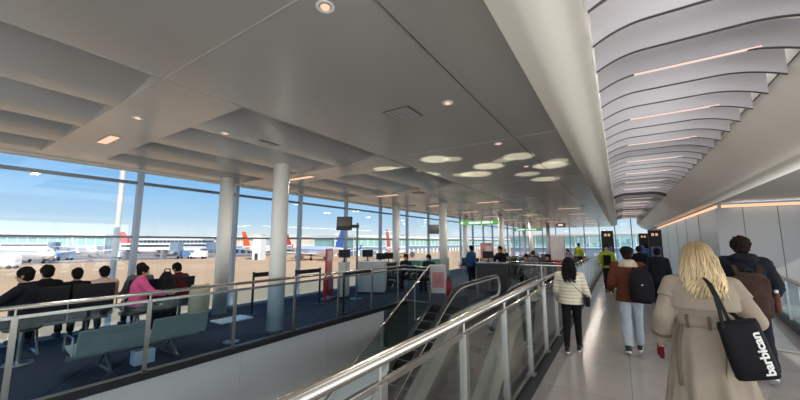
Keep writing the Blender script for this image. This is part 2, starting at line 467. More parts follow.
def vent(x, y, lab, z=ZC):
    t = thing('ceiling_vent', lab, 'vent', (x, y, z), 0, 'square ceiling vents')
    MB().bb(-.19, .19, -.19, .19, -.004, -.001).build('frame', M['vent'], t)
    for i in range(9):
        MB().box((0, -.16+.04*i, -.009), (.34, .014, .008), rx=.5).build('slat', M['ceil'], t)
    return t
V0 = vent(-2.2, 3.44, 'dark slatted ceiling vent near the seam and downlight')
dup(V0, (-4.9, 3.3, ZC+.01), 0, 'dark slatted ceiling vent above the two near columns')
dup(V0, (-5.5, 9.5, ZC), 0, 'dark slatted ceiling vent farther down the hall')

# columns
def column(x, y, lab, r=.165):
    t = thing('column', lab, 'column', (x, y, 0), 0, 'round white columns in the hall')
    MB().cone((0, 0, 0), (0, 0, ZC+.12), r, r, 40).build('shaft', M['column'], t, smooth=False)
    for p in t.children[0].data.polygons: p.use_smooth = abs(p.normal.z) < .5
    MB().cone((0, 0, 0), (0, 0, .05), r+.012, r+.012, 40).build('base_ring', M['steel2'], t)
    return t
C0 = column(-5.97, 4.5, 'round white column close behind the left glass balustrade')
C1 = dup(C0, (-8.45, 4.72, 0), 0, 'round white column by the window, left of the nearest column')
for i, y in enumerate((12.6, 20.8, 29, 37)):
    dup(C0, (-6.1, y, 0), 0, 'round white column in the inner row, %s from the camera' % ORD[i+1])
    dup(C0, (-8.45, y, 0), 0, 'round white column in the window row, %s from the camera' % ORD[i+1])
# ------------------------------------------------------------------ balustrades
def balustrade(label, axis, fixed, a0, a1, first, step, glassm, zb=0, hr=.030, hz=1.17, tz=1.06, post=(.045, .06), side=1):
    """posts, panes, handrail and glazing rail along x or y"""
    mid = (a0+a1)/2
    t = thing('glass_balustrade', label, 'balustrade', (fixed, mid, 0) if axis == 'y' else (mid, fixed, 0))
    def P(a, z, d=0): return (d, a-mid, z) if axis == 'y' else (a-mid, d, z)
    def S(la, lz, ld): return (ld, la, lz) if axis == 'y' else (la, ld, lz)
    a = first; ps = []
    while a <= a1+1e-3:
        if a >= a0-1e-3: ps.append(a)
        a += step
    for p in ps:
        pb = MB().box(P(p, (zb+tz)/2), S(post[1], tz-zb, post[0]))
        pb.box(P(p, zb+.01), S(post[1]+.06, .02, post[0]+.05))
        pb.cone(P(p, tz-.02), P(p, hz-hr*.5), .011, .011, 10)
        pb.build('post', M['steel2'], t, bevel=.004)
    edges = [a0]+ps+[a1]
    for e0, e1 in zip(edges, edges[1:]):
        if e1-e0 > .2:
            MB().box(P((e0+e1)/2, (max(zb, 0)+.05+tz-.03)/2), S(e1-e0-post[1]-.02, tz-.08-max(zb, 0), .012)).build('glass_panel', glassm, t)
    h = MB().tube([P(a0, hz), P((a0+a1)/2, hz), P(a1, hz)], hr, 16); h.build('handrail', M['steel'], t, smooth=True)
    MB().box(P(mid, tz-.01), S(a1-a0, .04, .028)).build('glazing_rail', M['steel'], t, bevel=.004)
    MB().box(P(mid, max(zb, 0)+.035), S(a1-a0, .03, .03)).build('base_rail', M['steel2'], t)
    return t
balustrade('grey glass balustrade with round steel handrail beside the tiled walkway', 'y', KX, YB+.3, 38, 1.52-1.15*6, 1.15, M['rail2'], zb=.02, hr=.034, hz=1.175, tz=1.06, post=(.06, .065))
balustrade('blue tinted glass balustrade along the edge of the carpeted seating area', 'y', RX, YB+.3, LY+.02, .87-1.27*5, 1.27, M['rail'], zb=-.06, hr=.026, hz=1.08, tz=.985, post=(.03, .055))
balustrade('short glass balustrade between the seating area and the head of the dark stairs', 'x', LY+.03, RX+.03, -4.85, RX+.78, 1.0, M['rail'], zb=0, hz=1.06, tz=.97, hr=.024, post=(.03, .05))
balustrade('glass balustrade across the hall behind the escalator head', 'x', 13.4, -4.8, -1.35, -4.78, 1.14, M['rail2'], zb=0, hz=1.04, tz=.96, hr=.024, post=(.04, .05))
balustrade('glass balustrade running down the hall past the black counter', 'y', -4.8, 13.55, 27, 13.6, 1.9, M['rail2'], zb=0, hz=1.04, tz=.96, hr=.024, post=(.04, .05))

# ------------------------------------------------------------------ escalator
YK = 5.75
def zp(y, w=.16):
    q = (YK-y)/w
    return -.577*w*(q if q > 30 else math.log1p(math.exp(q)))
ES = thing('escalator', 'steel and glass escalator coming up from below beside the walkway balustrade', 'escalator', (0, 0, 0))
ys = [8.15, 7.6, 7, 6.6]+[6.4-.1*i for i in range(14)]+[4.9-.5*i for i in range(14)]+[-2.2]
def escpath(x, dz, y0=8.15):
    return [(x, y, max(zp(y), -4.45)+dz) for y in ys if y <= y0]
for x, s in ((-2.55, 1), (-1.63, -1)):
    top = escpath(x, 1.0)
    R = .25
    arc = [(x, 8.15+R*math.sin(a)*1.0, .75+R*math.cos(a)) for a in [PI*i/12 for i in range(12, 0, -1)]]
    hp = [(x, 7.7, .5)]+arc+top
    prof = [(-.038, -.012), (-.030, -.022), (.030, -.022), (.038, -.012), (.038, .006), (.024, .020), (-.024, .020), (-.038, .006)]
    pts = [V(p) for p in hp]
    rs = []
    def swept(path, prof):
        out = []
        for i, p in enumerate(path):
            t = (path[min(i+1, len(path)-1)]-path[max(i-1, 0)]).normalized()
            sd = V((1, 0, 0)); w = t.cross(sd).normalized()
            out.append([p+sd*a+w*b for a, b in prof])
        return out
    # orientation: path runs newel -> top -> down, so the outward normal is t x side
    o1 = MB().rings(swept(pts, [(a, -b) for a, b in prof])); o1.build('handrail', M['rubber'], ES, smooth=True)
    MB().rings(swept(pts, [(-.022, -.052), (.022, -.052), (.022, -.020), (-.022, -.020)])).build('handrail_guide', M['white'], ES)
    # glass
    prof2 = [(p[1], p[2]-.03) for p in hp[1:]]+[(y, max(zp(y), -4.45)+.44) for y in ys[::-1]]
    MB().prism(prof2, 'x', x-.006, x+.006).build('balustrade_glass', M['esc'], ES)
    # deck and skirt following the slope
    for (xa, xb, name, mm, dz0, dz1) in ((x-.05, x+.16 if s > 0 else x+.05, 'inner_deck', 'deck', .5, .38), (x-.16, x-.05, 'outer_deck', 'deck', .46, .30)):
        if s < 0: xa, xb = (x-.16, x+.05) if name == 'inner_deck' else (x+.05, x+.16)
        pf = [(8.2, .5+dz0-.5)]+[(y, max(zp(y), -4.45)+dz0) for y in ys]
        pf2 = [(y, max(zp(y), -4.45)+dz1) for y in ys[::-1]]+[(8.2, dz1)]
        MB().prism(pf+pf2, 'x', xa, xb).build(name, M['deck'], ES)
    xs_ = x+.15*s
    pf = [(y, max(zp(y), -4.45)+.40) for y in ys]+[(y, max(zp(y), -4.45)-.05) for y in ys[::-1]]
    MB().prism(pf, 'x', xs_-.01, xs_+.01).build('skirt_panel', M['steel2'], ES)
    xo = x-.155*s
    pf = [(y, max(zp(y), -4.45)+.31) for y in ys]+[(y, max(zp(y)-.55, -4.5)) for y in ys[::-1]]
    MB().prism(pf, 'x', xo-.012, xo+.012).build('side_cladding', M['deck'], ES)
for i in range(24):
    y = 5.75-.345*i; z = -.2*i
    if z < -4.4: break
    sb = MB().bb(-2.39, -1.79, y-.36, y, z-.03, z)
    for g in range(18): sb.bb(-2.38+.04*g, -2.36+.04*g, y-.355, y-.003, z, z+.008)
    sb.bb(-2.39, -1.79, y-.37, y-.355, z-.2, z)
    sb.build('step', M['step'], ES)
MB().bb(-2.39, -1.79, 5.76, 8.5, -.03, .006).build('landing_plate', M['steel2'], ES)
pf = [(8.2, -.05), (5.9, -.05), (5.6, -.12)]+[(y, max(zp(y)-.3, -4.45)) for y in (5, 4, 3, 2, 1, 0, -1, -1.7)]
pf += [(-1.7, -4.49), (-1, -4.49), (-.6, -4.4), (8.2, -1.0)]
MB().prism(pf, 'x', -2.68, -1.50).build('truss', M['deck'], ES)
# landing floor under the escalator head
struct(MB().bb(-3.0, -1.28, 5.9, LY+.02, -.3, -.002).build('floor', M['carpet']))

# ------------------------------------------------------------------ staircase
ST = thing('staircase', 'dark staircase going down beside the escalator', 'staircase', (0, 0, 0))
for i in range(26):
    y = LY-.30*i; z = -.17*(i+1)
    if z < -4.4: break
    MB().bb(-4.72, -2.95, y-.31, y, z-.05, z).bb(-4.72, -2.95, y-.02, y, z, z+.17).build('step', M['stair'], ST)
    MB().bb(-4.72, -2.95, y-.31, y-.27, z, z+.004).build('nosing', M['deck'], ST)
st = [(LY, -.02), (LY, -.6), (LY-7.6, -4.5), (LY-7.95, -4.5)]
for x in (-4.74, -2.93):
    MB().prism(st, 'x', x-.02, x+.02).build('stringer', M['darkwall'], ST)
r0, r1 = V((-4.75, 8.86, 1.12)), V((-4.75, 1.2, -3.0))
MB().tube([(-4.75, 8.9, .02), (-4.75, 8.9, 1.05), r0, r0.lerp(r1, .5), r1], .024, 12).build('handrail', M['steel'], ST, smooth=True)
MB().prism([(8.85, 1.05), (1.2, -3.07), (1.2, -4.0), (8.85, .08)], 'x', -4.756, -4.744).build('balustrade_glass', M['esc'], ST)
for i in range(5):
    y = 8.0-1.5*i; z = 1.12-(8.86-y)*.538
    MB().cone((-4.75, y, z-.95), (-4.75, y, z), .009, .009, 8).build('baluster', M['steel2'], ST)

# ------------------------------------------------------------------ seating area
def bench(name, lab, cat, seats, w, sm, back_h, seat_h, loc, rz, group=None, tilt=.22, arms=True):
    """beam seating; local: people face -x, row runs along +y from 0; backs at x=0"""
    t = thing(name, lab, cat, loc, rz, group)
    L = seats*w
    MB().bb(-.30, -.22, 0, L, seat_h-.14, seat_h-.08).build('beam', M['steel2'], t, bevel=.006)
    for i in range(seats):
        y0, y1 = i*w+.02, (i+1)*w-.02
        sb = MB().prism([(-.02, seat_h-.05), (-.10, seat_h-.07), (-.46, seat_h-.02), (-.50, seat_h-.01), (-.50, seat_h+.02), (-.44, seat_h+.02), (-.12, seat_h-.02), (-.02, seat_h)], 'y', y0, y1)
        sb.build('seat', sm, t, bevel=.012)
        k = tilt
        bk = MB().prism([(-.03, seat_h-.04), (-.03+k*(back_h-seat_h)*.45, (seat_h+back_h)/2), (-.03+k*(back_h-seat_h), back_h), (.0+k*(back_h-seat_h), back_h+.005), (.005+k*(back_h-seat_h)*.45, (seat_h+back_h)/2-.01), (.0, seat_h-.06)], 'y', y0, y1)
        bk.build('backrest', sm, t, bevel=.012)
    for y in (w*.5, L-w*.5):
        lg = MB().tube([(-.02, y, .02), (-.26, y, seat_h-.11)], .018, 8).tube([(-.50, y, .02), (-.26, y, seat_h-.11)], .018, 8).bb(-.54, .02, y-.02, y+.02, 0, .025)
        lg.build('leg', M['steel2'], t)
    if arms:
        for y in [i*w for i in range(seats+1)]:
            MB().tube([(-.04, y, seat_h-.05), (-.06, y, seat_h+.19), (-.40, y, seat_h+.19), (-.42, y, seat_h-.03)], .013, 8).build('armrest', M['steel2'], t)
    return t
bench('beam_bench', 'grey two seat bench with low backs just behind the left balustrade', 'bench', 2, .84, M['seatg'], .64, .36, (-6.02, 1.48, 0), 0, tilt=.3)
# its end fitting and the small things by it
t = thing('power_outlet_box', 'small white box standing on the carpet below the grey bench', 'box', (-6.12, 2.30, 0))
MB().bb(-.09, .09, -.13, .13, 0, .20).build('housing', M['tablew'], t, bevel=.01); MB().bb(-.092, -.088, -.06, .06, .1, .16).build('socket', M['black'], t)
t = thing('side_table', 'low white rectangular side table on one leg behind the left balustrade', 'table', (-6.03, 3.62, 0))
MB().bb(-.20, .20, -.30, .30, .385, .41).build('tabletop', M['tablew'], t, bevel=.008)
MB().cone((0, 0, .012), (0, 0, .385), .022, .022, 14).build('leg', M['steel2'], t); MB().cone((0, 0, 0), (0, 0, .012), .14, .14, 24).build('base_plate', M['steel2'], t)
K0 = bench('waiting_bench', 'black bench with high backs by the window, leftmost one', 'bench', 2, .62, M['seatb'], 1.06, .53, (-7.98, 1.22, 0), 0, 'black benches by the window', tilt=.12)
dup(K0, (-7.98, 2.62, 0), 0, 'black bench with high backs by the window, behind the person in pink')
# beige tub chair
t = thing('tub_chair', 'beige tub armchair with a rounded back near the second column', 'armchair', (-7.25, 3.62, 0), .15); t.scale = (.62, .62, .95)
rs = []
for z, k in ((.10, .92), (.45, 1.0), (.72, 1.03), (.95, .98), (1.0, .93)):
    rs.append([(k*.30*math.cos(a), k*.30*math.sin(a), z-(0 if math.cos(a) > 0 else (.22*(-math.cos(a)) if z > .5 else 0))) for a in [2*PI*i/28 for i in range(28)]])
inner = [[(p[0]*.80, p[1]*.80, p[2]) for p in rs[-1]], [(.22*math.cos(a), .22*math.sin(a), .5) for a in [2*PI*i/28 for i in range(28)]]]
MB().rings(rs+inner).build('shell', M['tan'], t, smooth=True)
MB().ell((0, 0, .46), (.23, .23, .06)).build('seat_cushion', M['tan'], t, smooth=True)
for a in (.8, 2.4, 3.9, 5.5): MB().cone((.2*math.cos(a), .2*math.sin(a), 0), (.2*math.cos(a), .2*math.sin(a), .12), .02, .02, 10).build('leg', M['steel2'], t)

# belt barriers
def barrier(lab, p0, p1):
    p0, p1 = V(p0), V(p1); d = p1-p0; L = d.length
    t = thing('belt_barrier', lab, 'belt barrier', p0, math.atan2(d.y, d.x), 'retractable belt barriers')
    for x in (0, L):
        MB().cone((x, 0, .02), (x, 0, 1.0), .028, .028, 14).cone((x, 0, 0), (x, 0, .02), .15, .14, 24).cone((x, 0, 1.0), (x, 0, 1.05), .034, .030, 14).build('post', M['black'], t)
    MB().bb(.02, L-.02, -.004, .004, .92, 1.03).build('belt', M['black'], t)
    return t
barrier('black belt barrier between the two near columns, in front of the apron view', (-7.75, 5.15, 0), (-7.75, 5.78, 0))
barrier('black belt barrier to the left of the red poster stand', (-7.45, 6.22, 0), (-7.45, 7.1, 0))
barrier('black belt barrier right behind the balustrade in front of the white counter', (-6.0, 6.55, 0), (-6.0, 7.7, 0))
# poster stand
t = thing('poster_stand', 'red poster stand with a pale pink poster by the window', 'poster stand', (-7.95, 7.95, 0), .42+PI/2)
MB().bb(-.22, .22, -.02, .02, .74, 1.58).build('poster', M['pink'], t); MB().bb(-.20, .20, -.024, -.021, 1.2, 1.5).build('poster_print', M['posterw'], t)
MB().bb(-.30, .30, -.06, .06, .16, .70).build('red_panel', M['red'], t, bevel=.01); MB().bb(-.32, .32, -.16, .16, 0, .03).build('foot_plate', M['red'], t)
for x in (-.25, .25): MB().bb(x-.02, x+.02, -.02, .02, .03, 1.58).build('upright', M['red'], t)
MB().bb(-.20, .20, -.064, -.061, .3, .6).build('notice', M['pink'], t)
# display poles
def display(lab, loc, rz):
    t = thing('display_pole', lab, 'display screen', loc, rz, 'flight screens on poles')
    MB().cone((0, 0, .02), (0, 0, 2.42), .035, .035, 16).cone((0, 0, 0), (0, 0, .02), .2, .2, 24).build('pole', M['alud'], t)
    MB().bb(-.33, .05, -.05, .05, 2.26, 2.36).build('bracket', M['black'], t)
    s = MB().box((-.42, -.05, 2.40), (.50, .09, .44), rx=-.18).build('screen', M['black'], t, bevel=.01)
    MB().box((-.42, -.098, 2.46), (.46, .012, .30), rx=-.18).build('display_glass', M['screeng'], t)
    MB().box((-.42, -.11, 2.262), (.46, .012, .06), rx=-.18).build('red_line', M['iconr'], t)
    return t
T0 = display('dark flight screen on a pole by the window, nearer one', (-7.15, 8.4, 0), .55)
dup(T0, (-7.0, 14.4, 0), .45, 'dark flight screen on a pole beside the inner column, farther one')
# counters and monitors
def counter(lab, loc, rz, sx, sy, h, mm, topm, name='counter'):
    t = thing(name, lab, 'counter', loc, rz)
    MB().bb(-sx/2, sx/2, -sy/2, sy/2, .06, h-.04).build('body', mm, t, bevel=.012)
    MB().bb(-sx/2-.03, sx/2+.03, -sy/2-.03, sy/2+.03, h-.04, h).build('worktop', topm, t, bevel=.006)
    MB().bb(-sx/2+.03, sx/2-.03, -sy/2+.03, sy/2-.03, 0, .06).build('plinth', M['black'], t)
    return t
counter('white gate counter standing beyond the belt barrier', (-7.55, 9.75, 0), .5, .95, .6, 1.12, M['white'], M['tablew'], 'gate_counter')
counter('narrow white kiosk right of the red poster stand', (-7.65, 8.35, 0), .45, .24, .5, 1.15, M['white'], M['tablew'], 'check_in_kiosk')
counter('black counter in the middle of the hall behind the escalator', (-3.98, 12.3, 0), .2, 1.05, .6, 1.06, M['black'], M['alud'], 'hall_counter')
counter('long green topped counter by the window down the hall', (-8.2, 15.4, 0), 0, .6, 3.2, .95, M['greenp'], M['tablew'], 'long_counter')
counter('long black counter by the window beyond the white gate counter', (-8.3, 11.4, 0), 0, .5, 1.3, .95, M['seatb'], M['alud'], 'gate_counter')
def monitor(lab, loc, rz, s=1):
    t = thing('monitor', lab, 'monitor', loc, rz, 'monitors on the counters')
    MB().bb(-.11*s, .11*s, -.08, .08, 0, .015).build('base', M['black'], t); MB().bb(-.02, .02, .0, .03, .015, .2).build('stand', M['black'], t)
    MB().bb(-.27*s, .27*s, -.02, .02, .14, .14+.36*s).build('housing', M['black'], t, bevel=.008); MB().bb(-.25*s, .25*s, -.024, -.019, .16, .12+.36*s).build('display_glass', M['screen'], t)
    return t
N0 = monitor('dark monitor on the white gate counter', (-7.75, 9.7, 1.12), .5, .72)
dup(N0, (-7.65, 8.35, 1.15), .5, 'dark monitor on the narrow white kiosk')
dup(N0, (-4.15, 12.35, 1.06), .3, 'dark monitor on the black hall counter')
dup(N0, (-8.25, 11.2, .95), .6, 'dark monitor on the black counter by the window, left one')
dup(N0, (-8.25, 11.75, .95), .6, 'dark monitor on the black counter by the window, right one')
# red extinguisher stand near the stair head
t = thing('fire_extinguisher', 'red fire extinguisher standing on the carpet behind the stair head', 'fire extinguisher', (-4.95, 10.5, 0))
MB().cone((0, 0, .0), (0, 0, .48), .085, .085, 20).ell((0, 0, .48), (.085, .085, .06)).build('cylinder', M['red'], t, smooth=True)
MB().cone((0, 0, .52), (0, 0, .60), .025, .02, 12).bb(-.02, .12, -.012, .012, .60, .625).build('valve', M['black'], t)
MB().tube([(.02, 0, .58), (.12, .03, .5), (.12, .03, .2)], .012, 8).build('hose', M['black'], t)
t = thing('poster_board', 'pale framed poster on legs beside the red fire extinguisher', 'poster stand', (-5.15, 10.2, 0), .45)
MB().bb(-.24, .24, -.015, .015, .12, 1.02).build('poster', M['posterw'], t); MB().bb(-.26, .26, -.01, .02, 1.02, 1.05).build('top_rail', M['steel2'], t)
MB().bb(-.2, .2, -.02, -.016, .3, .8).build('poster_print', M['pink'], t)
for x in (-.25, .25): MB().bb(x-.012, x+.012, -.012, .012, 0, 1.05).build('upright', M['steel2'], t); 
# pillar with red foot
t = thing('banner_totem', 'tall pale pink totem with a red lower half beside the walkway balustrade', 'totem', (-2.22, 15.6, 0))
MB().bb(-.26, .26, -.16, .16, 1.04, 2.06).build('upper_panel', M['posterw'], t, bevel=.01); MB().bb(-.30, .30, -.18, .18, 0, 1.04).build('lower_panel', M['red'], t, bevel=.01)
MB().bb(-.18, .18, -.185, -.181, .2, .85).build('print', M['pink'], t)
t = thing('roller_banner', 'pale pink roller banner behind the black hall counter', 'banner', (-5.75, 16.9, 0), .2)
MB().bb(-.3, .3, -.01, .01, .08, 1.75).build('banner_sheet', M['pink'], t); MB().bb(-.32, .32, -.08, .08, 0, .08).build('base', M['steel2'], t); MB().bb(-.05, .25, -.014, -.011, 1.0, 1.6).build('print', M['posterw'], t)
# hanging signs
def hsign(lab, loc, w, h, mm, bars, rz=0, rod=.46):
    t = thing('hanging_sign', lab, 'sign', loc, rz)
    MB().bb(-w/2, w/2, -.04, .04, 0, h).build('sign_panel', mm, t, bevel=.008)
    for x in (-w*.4, w*.4): MB().cone((x, 0, h), (x, 0, ZC-loc[2]+.02), .008, .008, 8).build('rod', M['steel2'], t)
    for (a, b) in bars: MB().bb(a*w, b*w, -.045, -.041, h*.28, h*.72).build('marking', M['signtext'], t)
    return t
hsign('long green hanging sign with white marks, nearer of the two green signs', (-5.55, 15.3, 2.60), 1.9, .22, M['green'], [(-.46, -.40), (-.25, -.12), (-.10, .06), (.10, .30), (.33, .36)])
hsign('green hanging sign with white marks, farther of the two green signs', (-5.35, 24.5, 2.56), 1.9, .2, M['green'], [(-.4, -.1), (-.05, .3)])
hsign('small brown hanging sign above the pale pink totem', (-2.75, 21, 2.66), .5, .2, M['iconr'], [(-.3, .2)])
# information totems on the walkway
def totem(lab, loc, rz, w=.42, h=2.25):
    t = thing('information_screen', lab, 'screen', loc, rz, 'tall dark screens on the walkway')
    MB().bb(-w/2, w/2, -.07, .07, .03, h).build('case', M['black'], t, bevel=.012); MB().bb(-w/2-.06, w/2+.06, -.2, .2, 0, .03).build('base_plate', M['steel2'], t)
    MB().bb(-w/2+.03, w/2-.03, -.076, -.071, .5, h-.04).build('screen', M['screen'], t)
    MB().bb(-w/2+.06, w/2-.06, -.08, -.077, .9, h-.62).build('lit_area', M['screenl'], t)
    MB().bb(-.10, -.02, -.08, -.077, h-.22, h-.12).bb(.02, .10, -.08, -.077, h-.22, h-.12).build('symbol', M['icon'], t)
    return t
I0 = totem('tall dark information screen left on the walkway beside the balustrade', (-.42, 16.0, 0), .05)
dup(I0, (1.12, 16.0, 0), -.05, 'tall dark information screen right on the walkway near the corridor wall')
dup(I0, (1.05, 22.0, 0), 0, 'tall dark information screen farther along, between the two nearer ones')
# glass barrier by the right-hand wall
def seg_rail(lab, p0, p1, nseg):
    p0, p1 = V(p0), V(p1); d = p1-p0; L = d.length
    t = thing('glass_barrier', lab, 'balustrade', p0, math.atan2(d.y, d.x))
    for i in range(nseg+1):
        x = L*i/nseg; MB().bb(x-.025, x+.025, -.02, .02, 0, 1.0).build('post', M['steel2'], t)
    for i in range(nseg): MB().bb(L*i/nseg+.03, L*(i+1)/nseg-.03, -.006, .006, .14, .98).build('glass_panel', M['rail'], t)
    MB().bb(0, L, -.05, .05, .985, 1.03).build('top_rail', M['steel'], t, bevel=.008); MB().bb(0, L, -.05, .05, 0, .14).build('kick_plate', M['edge'], t)
    return t
seg_rail('glass barrier with dark foot in front of the right-hand wall', (3.30, 13.2, 0), (2.62, 8.4, 0), 4)
# benches down the hall
Q0 = bench('row_bench', 'dark four seat bench in the hall, first beyond the cross balustrade', 'bench', 4, .56, M['seatb'], .86, .44, (-3.3, 15.2, 0), PI/2, 'dark benches down the hall', tilt=.2)
spots = [(-2.1, 17.4, 'dark bench beyond the pink totem, nearest row'), (-2.1, 19.6, 'dark bench beyond the pink totem, second row'), (-2.1, 22.4, 'dark bench beyond the pink totem, third row'),
         (-1.7, 25.4, 'dark bench beside the walkway balustrade, far down the hall'), (-4.2, 28.6, 'dark bench far down the hall near the farther green sign'), (-5.8, 19.0, 'dark bench between the columns behind the roller banner'),
         (-5.8, 23.6, 'dark bench between the far columns'), (-5.5, 11.3, 'dark bench beside the white gate counter')]
for x, y, l in spots: dup(Q0, (x, y, 0), PI/2, l)
Q0.location = (-2.1, 14.3, 0); Q0['label'] = 'dark bench just behind the cross balustrade near the totem'
# ------------------------------------------------------------------ outside: apron, terminals, aircraft
GZ = -5.0
struct(MB().bb(-700, WX-.3, -260, 900, GZ-.3, GZ).build('ground', M['apron']))
struct(MB().bb(-700, -150, -260, 900, GZ, GZ+.02).build('ground', M['tarmac']))
# outer face of our own building under the window
struct(MB().bb(WX-.22, WX-.12, YB, YE, GZ, -.02).build('wall_outside', M['bldw']))
t = thing('light_mast', 'slim white mast standing outside the window', 'mast', (-12.5, 3.74, GZ))
MB().cone((0, 0, 0), (0, 0, 14.5), .075, .075, 20).build('pole', M['white'], t); MB().cone((0, 0, 0), (0, 0, .2), .2, .2, 20).build('base', M['engine'], t)
# a point on the ground plan from (pixel column direction, distance)
def at(u, dist):
    yaw = math.radians(33.166); a = (u-400)/334
    return V((dist*(-math.sin(yaw)+a*math.cos(yaw)), dist*(math.cos(yaw)+a*math.sin(yaw)), GZ))
VA = math.atan2(math.cos(math.radians(33.166)), -math.sin(math.radians(33.166)))-PI/2   # plan angle of the view axis

def terminal(lab, u, dist, length, depth, h, glassm, rot=0, roofh=1.2, piers=14, name='terminal_building'):
    p = at(u, dist)
    t = thing(name, lab, 'building', p, VA+rot)
    MB().bb(-length/2, length/2, 0, depth, 0, h*.42).build('lower_wall', M['bldd'], t)
    g = MB().bb(-length/2, length/2, .6, depth, h*.42, h-roofh).build('glazed_storey', glassm, t)
    fr = MB()
    for i in range(piers+1):
        x = -length/2+length*i/piers; fr.bb(x-.18, x+.18, .3, .9, 0, h-roofh)
    fr.build('pier', M['bldw'], t)
    MB().bb(-length/2-1, length/2+1, -1.2, depth+1, h-roofh, h).build('roof', M['bldw'], t)
    MB().bb(-length/2, length/2, .2, .8, h*.40, h*.46).build('string_course', M['bldw'], t)
    dd = MB()
    for i in range(piers):
        x = -length/2+length*(i+.5)/piers; dd.bb(x-1.2, x+1.2, -.05, .1, 0, 2.6)
    dd.build('doorway', M['glassd'], t)
    return t
terminal('long low terminal with teal glass under a white roof, far left outside', 9, 175, 84, 30, 11.0, M['bldg'], .30, piers=20)
terminal('cream terminal building in the middle distance, right of the white mast', 172, 205, 36, 30, 9.0, M['bldd'], .10, piers=16)
terminal('pale terminal block seen between the two near columns', 235, 205, 24, 22, 10.4, M['bldc'], .0, piers=6)
terminal('long cream terminal beyond the parked aircraft, right of the nearest column', 330, 245, 90, 30, 11.5, M['bldc'], -.1, piers=22)
T5 = terminal('white building far down the apron behind the inner columns', 470, 260, 320, 28, 10.2, M['bldg'], 0, piers=60)
T5.location = (-108, 285, GZ); T5.rotation_euler = (0, 0, PI/2); T5.children[0].data.materials[0] = M['bldw']
T6 = terminal('pale building straight ahead beyond the glazed far end', 620, 150, 90, 20, 10.5, M['bldg'], -math.radians(33.17), piers=18)
T6.location = (5, 150, GZ); T6.children[0].data.materials[0] = M['bldw']  # building added to whiten the view past the far end
t = thing('tower_block', 'narrow white tower block beyond the flight screen', 'building', at(340, 170), VA)
MB().bb(-2.6, 2.6, 0, 5, 0, 10.6).build('wall', M['bldw'], t); MB().bb(-2.7, 2.7, -.1, 5.1, 10.6, 11.3).build('roof', M['bldc'], t)
wn = MB()
for i in range(4): wn.bb(-1.9, 1.9, -.04, .02, 1.6+2.2*i, 2.6+2.2*i)
wn.build('window', M['glassd'], t)
t = thing('tower_block', 'narrow white block between the two near columns', 'building', at(258, 130), VA)
MB().bb(-1.6, 1.6, 0, 5, 0, 9.4).build('wall', M['bldw'], t); MB().bb(-1.7, 1.7, -.1, 5.1, 9.4, 9.9).build('roof', M['bldc'], t)
MB().bb(-.6, .6, -.04, .02, 0, 2.4).build('doorway', M['glassd'], t)

def aircraft(lab, loc, rz, tailm, L=36, first=None):
    t = thing('aircraft', lab, 'aircraft', loc, rz, 'parked aircraft on the apron')
    r = 1.95; zc = 3.3
    secs = []
    for k, q, dz in ((0, .05, -.4), (.02, .42, -.3), (.05, .72, -.15), (.10, .95, 0), (.16, 1, 0), (.66, 1, 0), (.78, .86, .2), (.90, .5, .75), (1, .1, 1.2)):
        secs.append([(r*q*math.cos(a), L*(k-.5), zc+dz+r*q*math.sin(a)) for a in [2*PI*i/24 for i in range(24)]])
    MB().rings(secs).build('fuselage', M['planew'], t, smooth=True)
    wl = MB()
    for i in range(22): 
        for s in (-1, 1): wl.box((s*(r+.0), -L*.36+L*.03*i, zc+.5), (.06, .32, .45))
    wl.bb(-1.0, 1.0, -L*.462, -L*.44, zc+.45, zc+1.0)
    wl.build('cabin_window', M['glassd'], t)
    def foil(a, b, c, d, th, name, m):
        mb = MB(); a, b, c, d = map(V, (a, b, c, d)); up = (b-a).cross(d-a).normalized()*th
        mb.rings([[a-up, b-up*.3, b+up*.3, a+up], [d-up*.5, c-up*.2, c+up*.2, d+up*.5]]); mb.build(name, m, t)
    for s in (-1, 1):
        foil((s*1.6, -L*.10, zc-.9), (s*1.6, L*.09, zc-.9), (s*17, L*.125, zc+.3), (s*17, L*.085, zc+.3), .32, 'wing', M['planew'])
        foil((s*.6, L*.40, zc+1.1), (s*.6, L*.49, zc+1.1), (s*6.2, L*.515, zc+1.5), (s*6.2, L*.475, zc+1.5), .14, 'tailplane', M['planew'])
        foil((s*17, L*.085, zc+.3), (s*17, L*.125, zc+.3), (s*17.5, L*.14, zc+2.4), (s*17.5, L*.115, zc+2.4), .08, 'winglet', tailm)
        e = MB().tube([(s*5.8, -L*.13, zc-1.9), (s*5.8, -L*.11, zc-1.9), (s*5.8, -L*.05, zc-1.9), (s*5.8, 0, zc-1.8)], [.85, 1.1, 1.05, .6], 18); e.build('engine', M['engine'], t)
        MB().cone((s*3.0, L*.03, .55), (s*3.0, L*.03, zc-1), .18, .18, 8).cone((s*2.75, L*.03, .55), (s*3.25, L*.03, .55), .55, .55, 16).build('main_wheel', M['rubber'], t)
    foil((0, L*.35, zc+1.7), (0, L*.475, zc+1.6), (0, L*.52, zc+8.2), (0, L*.455, zc+8.2), .22, 'tail_fin', tailm)
    MB().cone((0, -L*.36, .45), (0, -L*.36, zc-1.5), .13, .13, 8).cone((-.3, -L*.36, .4), (.3, -L*.36, .4), .4, .4, 14).build('nose_wheel', M['rubber'], t)
    return t
aircraft('parked white aircraft at the far left of the window view', at(25, 112), VA+1.25, M['planew'])
aircraft('parked white aircraft just left of the white mast', at(85, 153), VA+1.0, M['planew'])
aircraft('parked white aircraft with a red tail right of the white mast', at(168, 168), VA+2.2, M['planer'])
aircraft('parked white aircraft with an orange tail left of the nearest column', at(268, 172), VA+2.9, M['planeo'])
aircraft('parked white aircraft with a red tail right of the nearest column', at(303, 215), VA+2.9, M['planer'])
aircraft('parked white aircraft with a bright blue tail near the red poster stand', at(318, 128), VA+3.9, M['planeb'])
